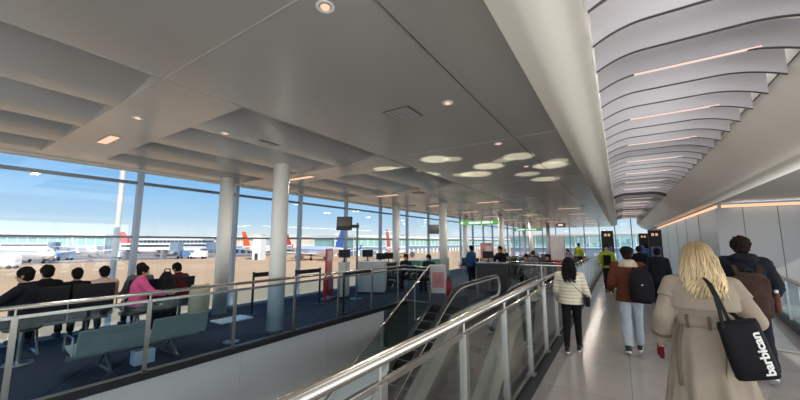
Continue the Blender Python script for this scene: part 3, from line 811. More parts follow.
aircraft('parked white aircraft behind the dark flight screen', at(398, 146), VA+2.9, M['planer'])
# jet bridges, vehicles
def jetbridge(lab, u, dist, rot):
    t = thing('jet_bridge', lab, 'jet bridge', at(u, dist), VA+rot, 'jet bridges on the apron')
    MB().bb(-9, 9, -1.4, 1.4, 3.8, 6.4).build('tunnel', M['bldw'], t); MB().bb(9, 12, -2, 2, 3.4, 6.8).build('cab', M['bldd'], t)
    for x in (-7, 6): MB().bb(x-.4, x+.4, -1.6, 1.6, 0, 3.8).build('support', M['engine'], t)
    MB().bb(-8.5, 8.5, -1.45, -1.38, 4.9, 5.7).build('glazing', M['glassd'], t)
jetbridge('white jet bridge right of the white mast', 150, 132, .15); jetbridge('white jet bridge left of the window-side column', 195, 158, -.2); jetbridge('white jet bridge at the far left of the apron', 30, 160, .3)
def truck(lab, u, dist, rot, mm):
    t = thing('service_truck', lab, 'truck', at(u, dist), VA+rot, 'vehicles on the apron')
    MB().bb(-2.2, 2.4, -1.2, 1.2, .8, 3.3).build('box_body', mm, t, bevel=.08); MB().bb(-3.9, -2.3, -1.1, 1.1, .6, 2.5).build('cab', M['planew'], t, bevel=.15)
    MB().bb(-3.93, -3.3, -1.12, 1.12, 1.6, 2.3).build('windscreen', M['glassd'], t)
    for x in (-3, 1.4):
        for y in (-1.1, 1.1): MB().cone((x, y-.15, .5), (x, y+.15, .5), .5, .5, 16).build('wheel', M['rubber'], t)
truck('white service truck on the apron far left', 12, 86, .3, M['planew']); truck('blue service truck on the apron left of the window-side column', 190, 140, 0, M['van'])
truck('white service truck on the apron left of the window-side column', 203, 138, .1, M['planew']); truck('white service truck on the apron beside the white mast', 128, 135, -.1, M['planew']); truck('blue service truck on the apron behind the first mullion', 70, 128, .2, M['van'])
# distant tree line, air haze mixed into its pale colour
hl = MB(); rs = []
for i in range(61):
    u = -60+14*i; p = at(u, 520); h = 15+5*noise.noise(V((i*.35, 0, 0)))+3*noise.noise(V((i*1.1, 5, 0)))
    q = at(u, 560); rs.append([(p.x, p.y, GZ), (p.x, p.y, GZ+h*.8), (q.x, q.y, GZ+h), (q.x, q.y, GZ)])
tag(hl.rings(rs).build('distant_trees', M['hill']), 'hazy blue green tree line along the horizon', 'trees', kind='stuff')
# ------------------------------------------------------------------ people
SKIN = mat('skin', (196, 150, 126), .55, var=.05, vs=12)
EYEW = mat('eye_white', (235, 232, 226), .3); IRIS = mat('iris_brown', (60, 40, 28), .2)
def cloth(name, c, var=.10, vs=9, bump=.25, bs=60, rough=.85): return mat(name, c, rough, var=var, vs=vs, bump=bump, bs=bs, spec=.2)
def skel(H, leg=((8, 4, 0), (-8, 6, 0)), arm=((5, 8, 15), (-5, 8, 20)), spread=.085, lean=0, turn=0, nod=0, seat=None, wrists=None, elbows=None):
    """joints in local space, facing +y. leg: (thigh swing, knee bend, foot pitch), arm: (swing, abduct, elbow bend); [left, right]"""
    s = H/1.75; J = {}
    rad = math.radians
    J['pel'] = V((0, 0, 0)); sp = V((0, math.sin(rad(lean)), math.cos(rad(lean))))
    J['waist'] = J['pel']+sp*.13*s; J['chest'] = J['pel']+sp*.33*s; J['neck'] = J['pel']+sp*.52*s
    nk = V((0, math.sin(rad(lean+nod*.5)), math.cos(rad(lean+nod*.5))))
    J['hb'] = J['neck']+nk*.075*s
    hd = V((0, math.sin(rad(nod)), math.cos(rad(nod))))
    J['head'] = J['hb']+hd*.092*s
    low = 9
    for i, sd in enumerate((-1, 1)):
        a, k, p = leg[i]
        h = V((sd*spread*s, 0, -.03*s)); th = V((sd*.01, math.sin(rad(a)), -math.cos(rad(a))))
        kn = h+th*.425*s; sh = V((0, math.sin(rad(a-k)), -math.cos(rad(a-k)))); an = kn+sh*.415*s
        fd = V((sd*.13, math.cos(rad(p)), math.sin(rad(p)))).normalized()
        J['hip%d' % i], J['knee%d' % i], J['ank%d' % i] = h, kn, an
        J['toe%d' % i] = an+fd*.175*s+V((0, 0, -.05*s)); J['heel%d' % i] = an-fd*.055*s+V((0, 0, -.05*s)); J['fd%d' % i] = fd
        low = min(low, J['toe%d' % i].z-.03*s, J['heel%d' % i].z-.032*s)
        S0 = J['neck']+V((sd*.178*s, 0, -.055*s))
        sw, ab, el = arm[i]
        ua = V((sd*math.sin(rad(ab)), math.sin(rad(sw))*math.cos(rad(ab)), -math.cos(rad(sw))*math.cos(rad(ab))))
        e = S0+ua*.29*s
        if elbows and elbows[i]: e = V(elbows[i])
        fa = V((sd*math.sin(rad(ab))*.6, math.sin(rad(sw+el)), -math.cos(rad(sw+el)))).normalized()
        w = e+fa*.245*s
        if wrists and wrists[i]: w = V(wrists[i])
        J['sh%d' % i], J['el%d' % i], J['wr%d' % i] = S0, e, w
    up = V((0, 0, -low)) if seat is None else V((0, 0, seat+.085*s))
    for k in list(J):
        if not k.startswith('fd'): J[k] = J[k]+up
    if elbows or wrists:   # absolute targets were given after lifting
        for i in (0, 1):
            if elbows and elbows[i]: J['el%d' % i] = V(elbows[i])
            if wrists and wrists[i]: J['wr%d' % i] = V(wrists[i])
            elif elbows and elbows[i]: J['wr%d' % i] = J['el%d' % i]+fa*.245*s
    J['s'] = s; J['sp'] = sp; J['hd'] = hd
    return J
def lerp(a, b, t): return a+(b-a)*t

def add_hand(mb, J, i, curl=35):
    s = J['s']; w = J['wr%d' % i]; d = (w-J['el%d' % i]).normalized(); sd = -1 if i == 0 else 1
    n = V((-sd, 0, 0)); n = (n-d*n.dot(d)).normalized(); q = d.cross(n)          # n: palm side, q: across the knuckles
    if q.y < 0: q = -q
    rot = Matrix((q, n, d)).transposed()
    mb.ell(w+d*.05*s, (.040*s, .016*s, .052*s), 14, 10, rot)
    for f, (off, L) in enumerate(((.030, .078), (.010, .086), (-.010, .080), (-.028, .062))):
        p = w+d*.088*s+q*off*s; dr = d.copy(); pts = [(w+d*.05*s+q*off*.8*s, .0095*s), (p, .0095*s)]
        for j, fr in enumerate((.45, .32, .23)):
            ang = math.radians(curl*(.6+.3*j)); dr = (dr*math.cos(ang)+n*math.sin(ang)).normalized()
            p = p+dr*L*fr*s; pts.append((p, (.0090-.0008*j)*s))
        mb.chain(pts, 8)
    p = w+d*.022*s+q*.028*s; dr = (d*.72+q*.62+n*.25).normalized(); pts = [(w+d*.02*s, .012*s), (p, .0115*s)]
    for L in (.034, .028): p = p+dr*L*s; pts.append((p, .0098*s)); dr = (dr+n*.35+d*.2).normalized()
    mb.chain(pts, 8)

def torso_secs(J, g, zs):
    """ellipse rings perpendicular to z following the spine; zs: (t along pelvis->neck, rx, ry)"""
    out = []
    for t, rx, ry in zs:
        p = J['pel']+(J['neck']-J['pel'])*t
        out.append((p.z, p.x, p.y, rx*J['s']+g, ry*J['s']+g))
    return out
def body_mesh(J, parent, vox, fem=False):
    s = J['s']; mb = MB()
    mb.loft(torso_secs(J, 0, [(-.16, .12, .085), (-.05, .155, .105), (.08, .15, .10), (.28, .125, .088), (.5, .14, .10), (.75, .155, .105), (.9, .13, .085), (1.0, .06, .05)]), 20)
    mb.chain([(J['sh0'], .050*s), (J['neck']+V((0, 0, -.04*s)), .062*s), (J['sh1'], .050*s)])
    mb.chain([(J['neck']-J['sp']*.03*s, .056*s), (J['hb'], .050*s)])
    for i in (0, 1):
        mb.chain([(J['sh%d' % i], .050*s), (J['el%d' % i], .036*s), (lerp(J['el%d' % i], J['wr%d' % i], .35), .036*s), (J['wr%d' % i], .024*s)])
        mb.chain([(J['hip%d' % i], .078*s), (J['knee%d' % i], .050*s), (lerp(J['knee%d' % i], J['ank%d' % i], .3), .052*s), (J['ank%d' % i], .033*s)])
        mb.chain([(J['heel%d' % i], .028*s), (J['ank%d' % i]-V((0, 0, .02*s)), .032*s), (J['toe%d' % i], .024*s)])
        add_hand(mb, J, i)
    h = J['head']; hd = J['hd']; fw = V((0, hd.z, -hd.y)); rot = Matrix((V((1, 0, 0)), fw, hd)).transposed()
    mb.ell(h+hd*.012*s, (.076*s, .096*s, .106*s), 24, 16, rot)
    mb.ell(h-hd*.055*s+fw*.030*s, (.055*s, .062*s, .060*s), 18, 12, rot)
    mb.ell(h-hd*.095*s+fw*.060*s, (.022*s, .020*s, .018*s), 12, 8, rot)
    mb.cone(h+hd*.005*s+fw*.088*s, h-hd*.032*s+fw*.112*s, .009*s, .014*s, 10); mb.ell(h-hd*.034*s+fw*.104*s, (.017*s, .013*s, .010*s), 10, 8, rot)
    mb.ell(h+hd*.018*s+fw*.086*s, (.048*s, .010*s, .009*s), 14, 8, rot)
    for dz, r in ((-.062, .006), (-.073, .007)): mb.ell(h+hd*dz*s+fw*.090*s, (.024*s, .008*s, r*s), 12, 8, rot)
    for sd in (-1, 1): mb.ell(h-hd*.012*s+V((sd*.077*s, 0, 0))-fw*.008*s, (.010*s, .020*s, .032*s), 10, 8, rot)
    o = fuse(mb, 'body', SKIN, parent, vox, 3)
    if vox < .011:
        for sd in (-1, 1):
            e = h+hd*.000*s+fw*.078*s+V((sd*.031*s, 0, 0))
            em = MB().ell(e, (.013*s, .013*s, .012*s), 12, 8).build('eye', EYEW, o, smooth=True)
            MB().ell(e+fw*.0105*s, (.0055*s, .004*s, .0055*s), 10, 6).build('iris', IRIS, em, smooth=True)
    return o
def trousers(J, parent, m, vox, r=(.098, .072, .066, .056), name='trousers', amp=.006, seed=1):
    s = J['s']; mb = MB()
    mb.loft(torso_secs(J, .016, [(-.17, .10, .085), (-.06, .160, .112), (.08, .155, .106), (.24, .132, .094)]), 24)
    for i in (0, 1):
        k, a = J['knee%d' % i], J['ank%d' % i]
        mb.chain([(J['hip%d' % i]+V((0, 0, .02*s)), r[0]*s), (lerp(J['hip%d' % i], k, .5), (r[0]+r[1])/2*s), (k, r[1]*s), (lerp(k, a, .4), r[2]*s)])
        end = lerp(k, a, .96); mb.cone(lerp(k, a, .4), end, r[2]*s, r[3]*s, 16)
    return fuse(mb, name, m, parent, vox, 3, amp, 11, seed=seed)
def jacket(J, parent, m, vox, puff=.03, hem=-.12, hemr=(.185, .135), arm_r=(.072, .062, .048), name='jacket', amp=.008, sc=10, seed=2, collar=.075, cuff=.94, extra=None, stretch=(1, 1, 1)):
    s = J['s']; mb = MB(); g = puff
    mb.loft(torso_secs(J, g, [(hem, hemr[0]-g, hemr[1]-g), (hem+.02, hemr[0]-g+.006, hemr[1]-g+.006), (.12, .160, .112), (.3, .150, .110), (.55, .162, .118), (.75, .176, .122), (.88, .150, .098), (.98, .078, .066), (1.03, .05, .045)]), 28)
    mb.chain([(J['sh0'], (arm_r[0])*s), (J['neck']-V((0, 0, .045*s)), .088*s), (J['sh1'], (arm_r[0])*s)])
    for i in (0, 1):
        e, w = J['el%d' % i], J['wr%d' % i]
        mb.chain([(J['sh%d' % i], arm_r[0]*s), (lerp(J['sh%d' % i], e, .5), (arm_r[0]+arm_r[1])/2*s), (e, arm_r[1]*s)]); mb.cone(e, lerp(e, w, cuff), arm_r[1]*s, arm_r[2]*s, 16)
    if collar:
        p = J['neck']; mb.cone(p-J['sp']*.03*s, p+J['sp']*.055*s, .086*s, collar*s, 20)
    if extra: extra(mb)
    return fuse(mb, name, m, parent, vox, 3, amp, sc, seed=seed, stretch=stretch)
def shoes(J, parent, mu, ms, vox):
    s = J['s']
    for i in (0, 1):
        hl, te, an, fd = J['heel%d' % i], J['toe%d' % i], J['ank%d' % i], J['fd%d' % i]
        up = V((0, -fd.z, fd.y)) if abs(fd.z) > .05 else V((0, 0, 1))
        mb = MB(); mid = lerp(hl, te, .5)
        mb.chain([(hl+up*.012*s, .036*s), (lerp(hl, te, .45)+up*.022*s, .037*s), (te, .033*s)]); mb.chain([(hl+up*.03*s, .036*s), (an+V((0, 0, .015*s)), .040*s), (mid+up*.02*s, .035*s)])
        sh = fuse(mb, 'shoe', mu, parent, max(.006, vox*.8), 2)
        pts = []; side = fd.cross(up).normalized(); fdn = (te-hl).normalized()
        for k in range(24):
            a = 2*PI*k/24; l = math.cos(a); L = (te-hl).length/2+.036*s
            pts.append(mid+fdn*l*L+side*math.sin(a)*(.041*s)*(1-.12*l))
        MB().rings([[p-up*.034*s for p in pts], [p-up*.008*s for p in pts]]).build('sole', ms, sh)
def hair_short(J, parent, m, vox=.008, vol=.012, amp=.010, sc=38, low=-.05, name='hair', seed=5):
    s = J['s']; h = J['head']; hd = J['hd']; fw = V((0, hd.z, -hd.y)); rot = Matrix((V((1, 0, 0)), fw, hd)).transposed()
    mb = MB(); v = vol
    mb.ell(h+hd*.030*s-fw*.012*s, (.079*s+v, .094*s+v, .094*s+v), 24, 16, rot); mb.ell(h-hd*.03*s-fw*.035*s, (.070*s+v*.6, .066*s+v*.6, .075*s), 20, 14, rot)
    return fuse(mb, name, m, parent, vox, 2, amp, sc, seed=seed)
def hair_long(J, parent, m, length=.42, nst=150, wave=.012, width=.13, r=.0085, seed=3, back=.115, swing=0):
    s = J['s']; h = J['head']; rnd = random.Random(seed); mb = MB()
    mb.ell(h+V((0, -.010*s, .024*s)), (.084*s, .100*s, .096*s), 24, 16)
    for k in range(nst):
        a = math.radians(rnd.uniform(-142, 142)); ph = rnd.uniform(0, 6.28); sx, cy = math.sin(a), -math.cos(a)
        L = length*s*rnd.uniform(.80, 1.05)*(1-.25*max(0, abs(a)-1.6)); pts = []; rr = []
        ro = rnd.uniform(.96, 1.12)
        for j in range(6):
            e = math.radians(88-17*j); ce = math.cos(e)
            pts.append(h+V((sx*.086*s*ce*ro, -.010*s+cy*.102*s*ce*ro, .024*s+.098*s*math.sin(e)*ro))); rr.append(r*s*(.6+.08*j))
        b = pts[-1]; nseg = 10
        for j in range(1, nseg+1):
            t = j/nseg
            wx = wave*s*math.sin(ph+t*9)*t**.5; wy = wave*.6*s*math.cos(ph*1.3+t*8)
            spread = width*s*sx*(.15+.5*t)*.5
            bk = -back*s*t*(.5 if cy > 0 else .6)*(1-.5*t)
            pts.append(b+V((spread+wx+swing*t*t, bk+wy, -L*t))); rr.append(r*s*(1-.62*t))
        mb.tube(pts, rr, 6)
    return mb.build('hair', m, parent, smooth=True)
def person(lab, loc, rz, H, group=None, **kw):
    t = thing('person', lab, 'person', loc, rz, group); J = skel(H, **kw); return t, J

# reusable cloth
C_DARK = cloth('dark_navy_cloth', (26, 29, 38)); C_BLACK = cloth('black_cloth', (18, 18, 21)); C_CREAM = cloth('cream_quilted_cloth', (226, 218, 196), .04, bump=.15)
C_BROWN = cloth('brown_suede', (98, 54, 36), .15); C_SHEAR = cloth('cream_shearling', (216, 200, 178), .08, bump=.8, bs=120); C_JEANS = cloth('pale_blue_denim', (166, 178, 186), .10, bump=.2)
C_TRENCH = cloth('beige_trench_cloth', (158, 145, 129), .05, 5, .15, 90); C_TRENCH2 = cloth('beige_trench_cloth_dark', (112, 99, 86), .05)
C_PINK = cloth('pink_cloth', (222, 96, 146)); C_HIVIS = cloth('yellow_hi_vis_cloth', (158, 172, 62), .05); C_BLUE = cloth('blue_cloth', (50, 84, 130)); C_GREY = cloth('grey_cloth', (96, 98, 104)); C_WINE = cloth('dark_red_cloth', (84, 28, 30)); C_PALE = cloth('pale_pink_cloth', (206, 178, 164))
H_BLACK = mat('black_hair', (16, 14, 14), .7, spec=.15, var=.3, vs=30, stretch=(1, 1, .15)); H_DARK = mat('dark_brown_hair', (38, 28, 22), .8, spec=.1, var=.4, vs=34)
H_BLOND = mat('blond_hair', (226, 204, 160), .42, var=.28, vs=26, bump=.3, bs=70, stretch=(1, 1, .12)); H_BRUN = mat('brown_hair', (92, 64, 44), .5, var=.3, vs=30)
L_BLACK = mat('black_shoe', (22, 22, 24), .5); L_WHITE = mat('white_sole', (222, 222, 218), .5)
BAGB = cloth('black_bag_fabric', (20, 20, 24), .12, 14, .3, 80, .7); BAGBR = cloth('brown_pack_fabric', (66, 50, 42), .12, 10, .3, 60)

# blond highlights: darker at the roots (crown), paler towards the tips
def root_fade(m, z0, z1, c0, c1):
    nt = m.node_tree; b = nt.nodes['Principled BSDF']; src = b.inputs['Base Color'].links[0].from_socket
    tc = nt.nodes.new('ShaderNodeTexCoord'); sp = nt.nodes.new('ShaderNodeSeparateXYZ'); mr = nt.nodes.new('ShaderNodeMapRange')
    mr.inputs[1].default_value = z0; mr.inputs[2].default_value = z1
    nt.links.new(tc.outputs['Object'], sp.inputs[0]); nt.links.new(sp.outputs['Z'], mr.inputs[0])
    mx = nt.nodes.new('ShaderNodeMix'); mx.data_type = 'RGBA'; mx.blend_type = 'MULTIPLY'; mx.inputs[0].default_value = 1
    r = nt.nodes.new('ShaderNodeValToRGB'); r.color_ramp.elements[0].color = (*c1, 1); r.color_ramp.elements[1].color = (*c0, 1)
    nt.links.new(mr.outputs[0], r.inputs[0]); nt.links.new(src, mx.inputs[6]); nt.links.new(r.outputs[0], mx.inputs[7]); nt.links.new(mx.outputs[2], b.inputs['Base Color'])
root_fade(H_BLOND, 1.50, 1.80, (.40, .33, .28), (1, 1, 1))

# --- woman in the trench coat
t, J = person('woman in a long beige belted trench coat with long blond hair, walking away', (.53, 3.72, 0), .06, 1.79,
              leg=((14, 6, 0), (-14, 10, -14)), elbows=((-.265, -.05, 1.19), (.285, -.07, 1.20)), wrists=((-.285, .08, .97), (.22, .15, 1.32)))
body_mesh(J, t, .008, True)
s = J['s']
def pleat(a, z):
    k = max(0, min(1, (1.14-z)/.5)); return 1+k*(.085*math.sin(9*a+1.3)+.045*math.sin(5*a+.4)+.03*math.sin(17*a))
mb = MB()
mb.loft([(.36, .0, -.05, .30, .26), (.37, .0, -.05, .305, .265), (.55, .0, -.035, .274, .225), (.75, 0, -.02, .245, .19), (.95, 0, -.01, .218, .165), (1.10, 0, 0, .188, .142), (1.165, 0, 0, .176, .132), (1.23, 0, -.005, .195, .142), (1.34, 0, -.01, .215, .150), (1.43, 0, -.01, .212, .140), (1.49, 0, -.01, .15, .105), (1.54, 0, 0, .08, .075)], 96, pleat)
mb.chain([(J['sh0'], .074), (J['neck']-V((0, 0, .05)), .095), (J['sh1'], .074)])
for i in (0, 1):
    mb.chain([(J['sh%d' % i], .074), (lerp(J['sh%d' % i], J['el%d' % i], .5), .073), (J['el%d' % i], .070)]); mb.cone(J['el%d' % i], lerp(J['el%d' % i], J['wr%d' % i], .92), .070, .068, 20)
coat = fuse(mb, 'trench_coat', C_TRENCH, t, .011, 3, .009, 7, seed=4, stretch=(1, 1, .45))
# storm flap over the shoulders, standing collar, belt, sleeve straps, back vent
mb = MB()
mb.loft([(1.265, 0, -.035, .228, .150), (1.275, 0, -.035, .236, .162), (1.40, 0, -.02, .232, .156), (1.46, 0, -.012, .20, .135), (1.51, 0, -.005, .13, .105), (1.545, 0, 0, .085, .08)], 48, lambda a, z: 1+.012*math.sin(6*a))
mb.chain([(J['sh0'], .082), (J['neck']-V((0, 0, .05)), .10), (J['sh1'], .082)])
for i in (0, 1): mb.cone(J['sh%d' % i], lerp(J['sh%d' % i], J['el%d' % i], .42), .078, .086, 24)
fuse(mb, 'storm_flap', C_TRENCH, coat, .010, 2, .005, 8, seed=6, label='caped back flap of the coat')
mb = MB(); mb.loft([(1.51, 0, 0, .105, .092), (1.60, 0, -.008, .094, .088), (1.615, 0, -.008, .085, .08)], 32); fuse(mb, 'collar', C_TRENCH, coat, .008, 2)
mb = MB(); mb.loft([(1.13, 0, 0, .186, .141), (1.138, 0, 0, .194, .149), (1.202, 0, 0, .194, .149), (1.21, 0, 0, .186, .141)], 64); mb.build('belt', C_TRENCH, coat, smooth=True)
for a in (-2.3, -1.57, -.85): MB().box((.194*math.cos(a), .150*math.sin(a), 1.17), (.022, .012, .105), rz=a+PI/2).build('belt_loop', C_TRENCH2, coat, bevel=.003)
MB().ell((.0, -.153, 1.17), (.010, .006, .010)).build('button', C_TRENCH2, coat)
for i in (0, 1):
    e, w = J['el%d' % i], J['wr%d' % i]; c = lerp(e, w, .66); MB().cone(c-(w-e).normalized()*.014, c+(w-e).normalized()*.014, .074, .074, 24).build('cuff_strap', C_TRENCH2, coat, label='darker sleeve strap')
MB().tube([(-.165, -.10, 1.14), (-.20, -.13, 1.0), (-.215, -.15, .84), (-.21, -.16, .68)], [.012, .011, .011, .013], 8).build('belt_end', C_TRENCH2, coat)
mb = MB(); vp_ = [(.06+.01*math.sin(i), -.158-.0063*i*1.25-.012, 1.05-.055*i) for i in range(12)]
mb.tube(vp_, .005, 6).build('back_vent', C_TRENCH2, coat, label='back pleat seam')
trousers(J, t, C_BLACK, .012); shoes(J, t, L_BLACK, L_WHITE, .009)
hair_long(J, t, H_BLOND, .335, 260, .018, .14, .0082, seed=8, back=.22)
# her tote bag: worn on the right shoulder
def placed(name, lab, cat, t, off, rz=0, group=None):
    m = Matrix.Translation(t.location) @ Matrix.Rotation(t.rotation_euler.z, 4, 'Z'); p = m @ V(off)
    return thing(name, lab, cat, p, t.rotation_euler.z+rz, group)
tb = placed('tote_bag', 'black tote bag with white lettering, carried by the woman in the trench coat', 'bag', t, (.115, -.30, 1.235), .10)
tb.rotation_euler = (0.04, -.23, tb.rotation_euler.z)
w0, h0 = .122, .40
mb = MB(); rs = []
for z, wx, th in ((0, w0*.92, .028), (-.03, w0*.97, .034), (-.15, w0, .05), (-.30, w0*1.02, .058), (-.385, w0*1.0, .05), (-.40, w0*.94, .03)):
    r = []
    for i in range(32):
        a = 2*PI*i/32; c, sn = math.cos(a), math.sin(a)
        r.append((wx*math.copysign(abs(c)**.45, c), th*math.copysign(abs(sn)**.8, sn), z))
    rs.append(r)
bag = mb.rings(rs).build('bag_body', BAGB, tb, smooth=True)
for x0, y in ((-.095, -.03), (-.03, .03)):
    top = -.055 if y < 0 else -.045
    pts = [(x0, y, -.03), (lerp(x0, top, .4), y*.9, .08), (lerp(x0, top, .8), y*.7+.02, .19), (top, .06, .265), (top+.005, .13, .295), (top+.015, .21, .27), (top+.05, .27, .16), (top+.085, .24, .05), (top+.10, .12, -.01), (x0+.12, .03, -.03)]
    MB().sweep(pts, [(-.012, -.003), (.012, -.003), (.012, .003), (-.012, .003)], up=V((.3, -1, .2))).build('strap', BAGB, tb)
cu = bpy.data.curves.new('lettering', 'FONT'); cu.body = 'barbican'; cu.size = .098; cu.offset = .0032; cu.extrude = .0012; cu.space_character = .96
to = bpy.data.objects.new('lt', cu); COL.objects.link(to)
me = bpy.data.meshes.new_from_object(to.evaluated_get(bpy.context.evaluated_depsgraph_get())); bpy.data.objects.remove(to)
xs = [v.co.x for v in me.vertices]; cx = (min(xs)+max(xs))/2; kx = .285/(max(xs)-min(xs))
for v in me.vertices:
    # text runs upward: x->z, y->-x ; pressed on the bag's bulging face
    tx, ty, tz = (v.co.x-cx)*kx, v.co.y*.76, v.co.z
    X = .084-ty; Z = -.222+tx
    zz = [(-.40, .03), (-.385, .05), (-.30, .058), (-.15, .05), (-.03, .034), (0, .028)]
    th = np.interp(Z, [a for a, b in zz], [b for a, b in zz])
    c = min(.999, abs(X)/w0); ca = c**(1/.45); th *= (max(0, 1-ca*ca))**.4
    v.co = V((X, -th-.002-tz, Z))
link('lettering', me, mat('white_print', (236, 236, 232), .6), tb, label='white lettering running up the bag')
dr = placed('travel_wallet', 'dark red travel wallet in the left hand of the woman in the trench coat', 'wallet', t, (-.29, .115, .855))
dr.rotation_euler = (.2, 0, dr.rotation_euler.z+.2)
MB().bb(-.012, .012, -.045, .045, -.05, .06).build('cover', cloth('dark_red_leather', (120, 30, 44), .05), dr, bevel=.004); MB().bb(-.009, .009, -.042, .042, -.047, .063).build('pages', L_WHITE, dr)

# --- man with the brown backpack on the right
t, J = person('man in a dark puffer jacket with curly hair, wearing a brown backpack', (1.41, 6.55, 0), -.04, 1.84,
              leg=((16, 6, 4), (-14, 14, -26)), arm=((10, 16, 55), (0, 18, 62)), lean=2, nod=4)
body_mesh(J, t, .0095); trousers(J, t, C_DARK, .012, (.108, .084, .078, .07), seed=7)
def hoodx(mb): mb.ell(J['neck']+V((0, -.085, .02)), (.15, .09, .075)); mb.ell(J['neck']+V((0, -.02, .05)), (.115, .10, .05))
jk = jacket(J, t, C_DARK, .012, puff=.05, hem=-.28, hemr=(.235, .175), arm_r=(.098, .090, .072), amp=.014, sc=9, seed=8, extra=hoodx, stretch=(.5, .5, 1.8))
shoes(J, t, L_BLACK, L_WHITE, .010); hair_short(J, t, H_DARK, .007, .022, .020, 34)
bp = placed('backpack', 'brown backpack on the back of the man in the dark puffer jacket', 'backpack', t, (0, -.285, 1.10))
mb = MB(); mb.loft([(-.27, 0, 0, .15, .07), (-.25, 0, 0, .175, .09), (-.05, 0, -.01, .185, .10), (.18, 0, 0, .175, .085), (.28, 0, .01, .14, .06), (.30, 0, .015, .10, .04)], 40)
for sd in (-1, 1): mb.box((sd*.10, .0, 0), (.13, .12, .48))
bo = fuse(mb, 'bag_body', BAGBR, bp, .011, 5, .006, 9, seed=3)
mb = MB(); mb.loft([(-.22, 0, -.075, .12, .035), (-.20, 0, -.08, .135, .045), (-.04, 0, -.085, .135, .045), (-.01, 0, -.08, .12, .03)], 28); fuse(mb, 'front_pocket', BAGBR, bp, .009, 4)
MB().tube([(-.17, -.03, .05), (-.12, -.05, .22), (0, -.055, .275), (.12, -.05, .22), (.17, -.03, .05)], .006, 6).build('zip', L_BLACK, bp)
MB().tube([(-.04, .03, .29), (-.03, .01, .335), (.03, .01, .335), (.04, .03, .29)], .010, 8).build('grab_handle', L_BLACK, bp)
for sd in (-1, 1): MB().sweep([(sd*.10, .05, .26), (sd*.125, .13, .375), (sd*.14, .24, .385), (sd*.155, .38, .30), (sd*.16, .43, .14), (sd*.17, .38, -.02), (sd*.17, .2, -.14), (sd*.15, .06, -.2)], [(-.026, -.006), (.026, -.006), (.026, .006), (-.026, .006)]).build('shoulder_strap', BAGBR, bp)
bt = placed('drink_bottle', 'slim reddish bottle in the side pocket of the brown backpack', 'bottle', t, (.215, -.30, 1.02))
MB().cone((0, 0, -.1), (0, 0, .11), .030, .030, 18).cone((0, 0, .11), (0, 0, .14), .030, .018, 18).build('bottle_body', cloth('bottle_dark_red', (104, 60, 54), .05), bt, smooth=True); MB().cone((0, 0, .14), (0, 0, .175), .02, .02, 14).build('cap', L_WHITE, bt)

# --- man in the brown jacket
t, J = person('man in a brown jacket with a cream shearling collar, pale jeans and a dark cap', (.08, 6.95, 0), .03, 1.715,
              leg=((-12, 14, -16), (12, 4, 4)), arm=((8, 14, 45), (-4, 12, 20)), nod=4)
body_mesh(J, t, .0095); trousers(J, t, C_JEANS, .011, (.098, .078, .074, .070), 'jeans', seed=9)
jk = jacket(J, t, C_BROWN, .011, puff=.036, hem=-.16, hemr=(.205, .155), arm_r=(.088, .078, .064), amp=.008, seed=10)
mb = MB(); p = J['neck']; mb.loft([(p.z-.06, 0, -.035, .135, .10), (p.z-.045, 0, -.04, .15, .115), (p.z+.0, 0, -.035, .132, .112), (p.z+.055, 0, -.02, .10, .095), (p.z+.065, 0, -.01, .085, .08)], 36); fuse(mb, 'shearling_collar', C_SHEAR, jk, .009, 2, .006, 30, label='cream shearling collar')
mb = MB(); mb.loft([(J['pel'].z-.115, 0, 0, .200, .150), (J['pel'].z-.105, 0, 0, .208, .158), (J['pel'].z-.07, 0, 0, .21, .16), (J['pel'].z-.06, 0, 0, .2, .15)], 40); mb.build('hem_band', C_BROWN, jk, smooth=True)
shoes(J, t, L_BLACK, L_WHITE, .010); hair_short(J, t, H_DARK, .008, .008, .004)
h = J['head']; mb = MB(); mb.ell(h+V((0, -.006, .050)), (.092, .110, .078)); mb.box((0, .02, .0), (.001, .001, .001)); 
cap = MB().loft([(h.z+.018, 0, -.008, .096, .112), (h.z+.06, 0, -.008, .098, .113), (h.z+.10, 0, -.01, .085, .098), (h.z+.125, 0, -.01, .05, .06), (h.z+.13, 0, -.01, .015, .02)], 32).build('cap', C_BLACK, t, smooth=True)
MB().prism([(-.075, .08), (.075, .08), (.06, .155), (.03, .175), (-.03, .175), (-.06, .155)], 'z', h.z+.018, h.z+.026).build('cap_peak', C_BLACK, cap)
bp = placed('backpack', 'big black backpack slung on the right shoulder of the man in the brown jacket', 'backpack', t, (.15, -.25, 1.10), -.10); bp.scale = (.92, .95, .88)
mb = MB(); mb.loft([(-.30, 0, 0, .13, .07), (-.27, 0, 0, .17, .10), (-.05, 0, -.02, .19, .125), (.12, 0, -.005, .175, .11), (.25, 0, .015, .13, .08), (.30, 0, .03, .07, .045)], 40); mb.box((0, .03, -.08), (.30, .1, .34))
fuse(mb, 'bag_body', BAGB, bp, .011, 5, .006, 9, seed=13)
mb = MB(); mb.loft([(-.25, 0, -.095, .12, .035), (-.22, 0, -.11, .135, .05), (-.06, 0, -.115, .13, .045), (-.03, 0, -.11, .11, .03)], 28); fuse(mb, 'front_pocket', BAGB, bp, .009, 4)
MB().ell((.02, -.135, .03), (.016, .004, .010)).build('badge', L_WHITE, bp, label='small pale badge')
for sd in (-1, 1): MB().sweep([(sd*.08, .06, .24), (sd*.09-.02, .15, .36), (sd*.10-.03, .25, .375), (sd*.11-.03, .37, .28), (sd*.12-.03, .41, .10), (sd*.13-.02, .36, -.06), (sd*.14, .2, -.18), (sd*.13, .06, -.24)], [(-.024, -.006), (.024, -.006), (.024, .006), (-.024, .006)]).build('shoulder_strap', BAGB, bp)
MB().tube([(-.04, .05, .28), (-.03, .03, .33), (.03, .03, .33), (.04, .05, .28)], .009, 8).build('grab_handle', BAGB, bp)

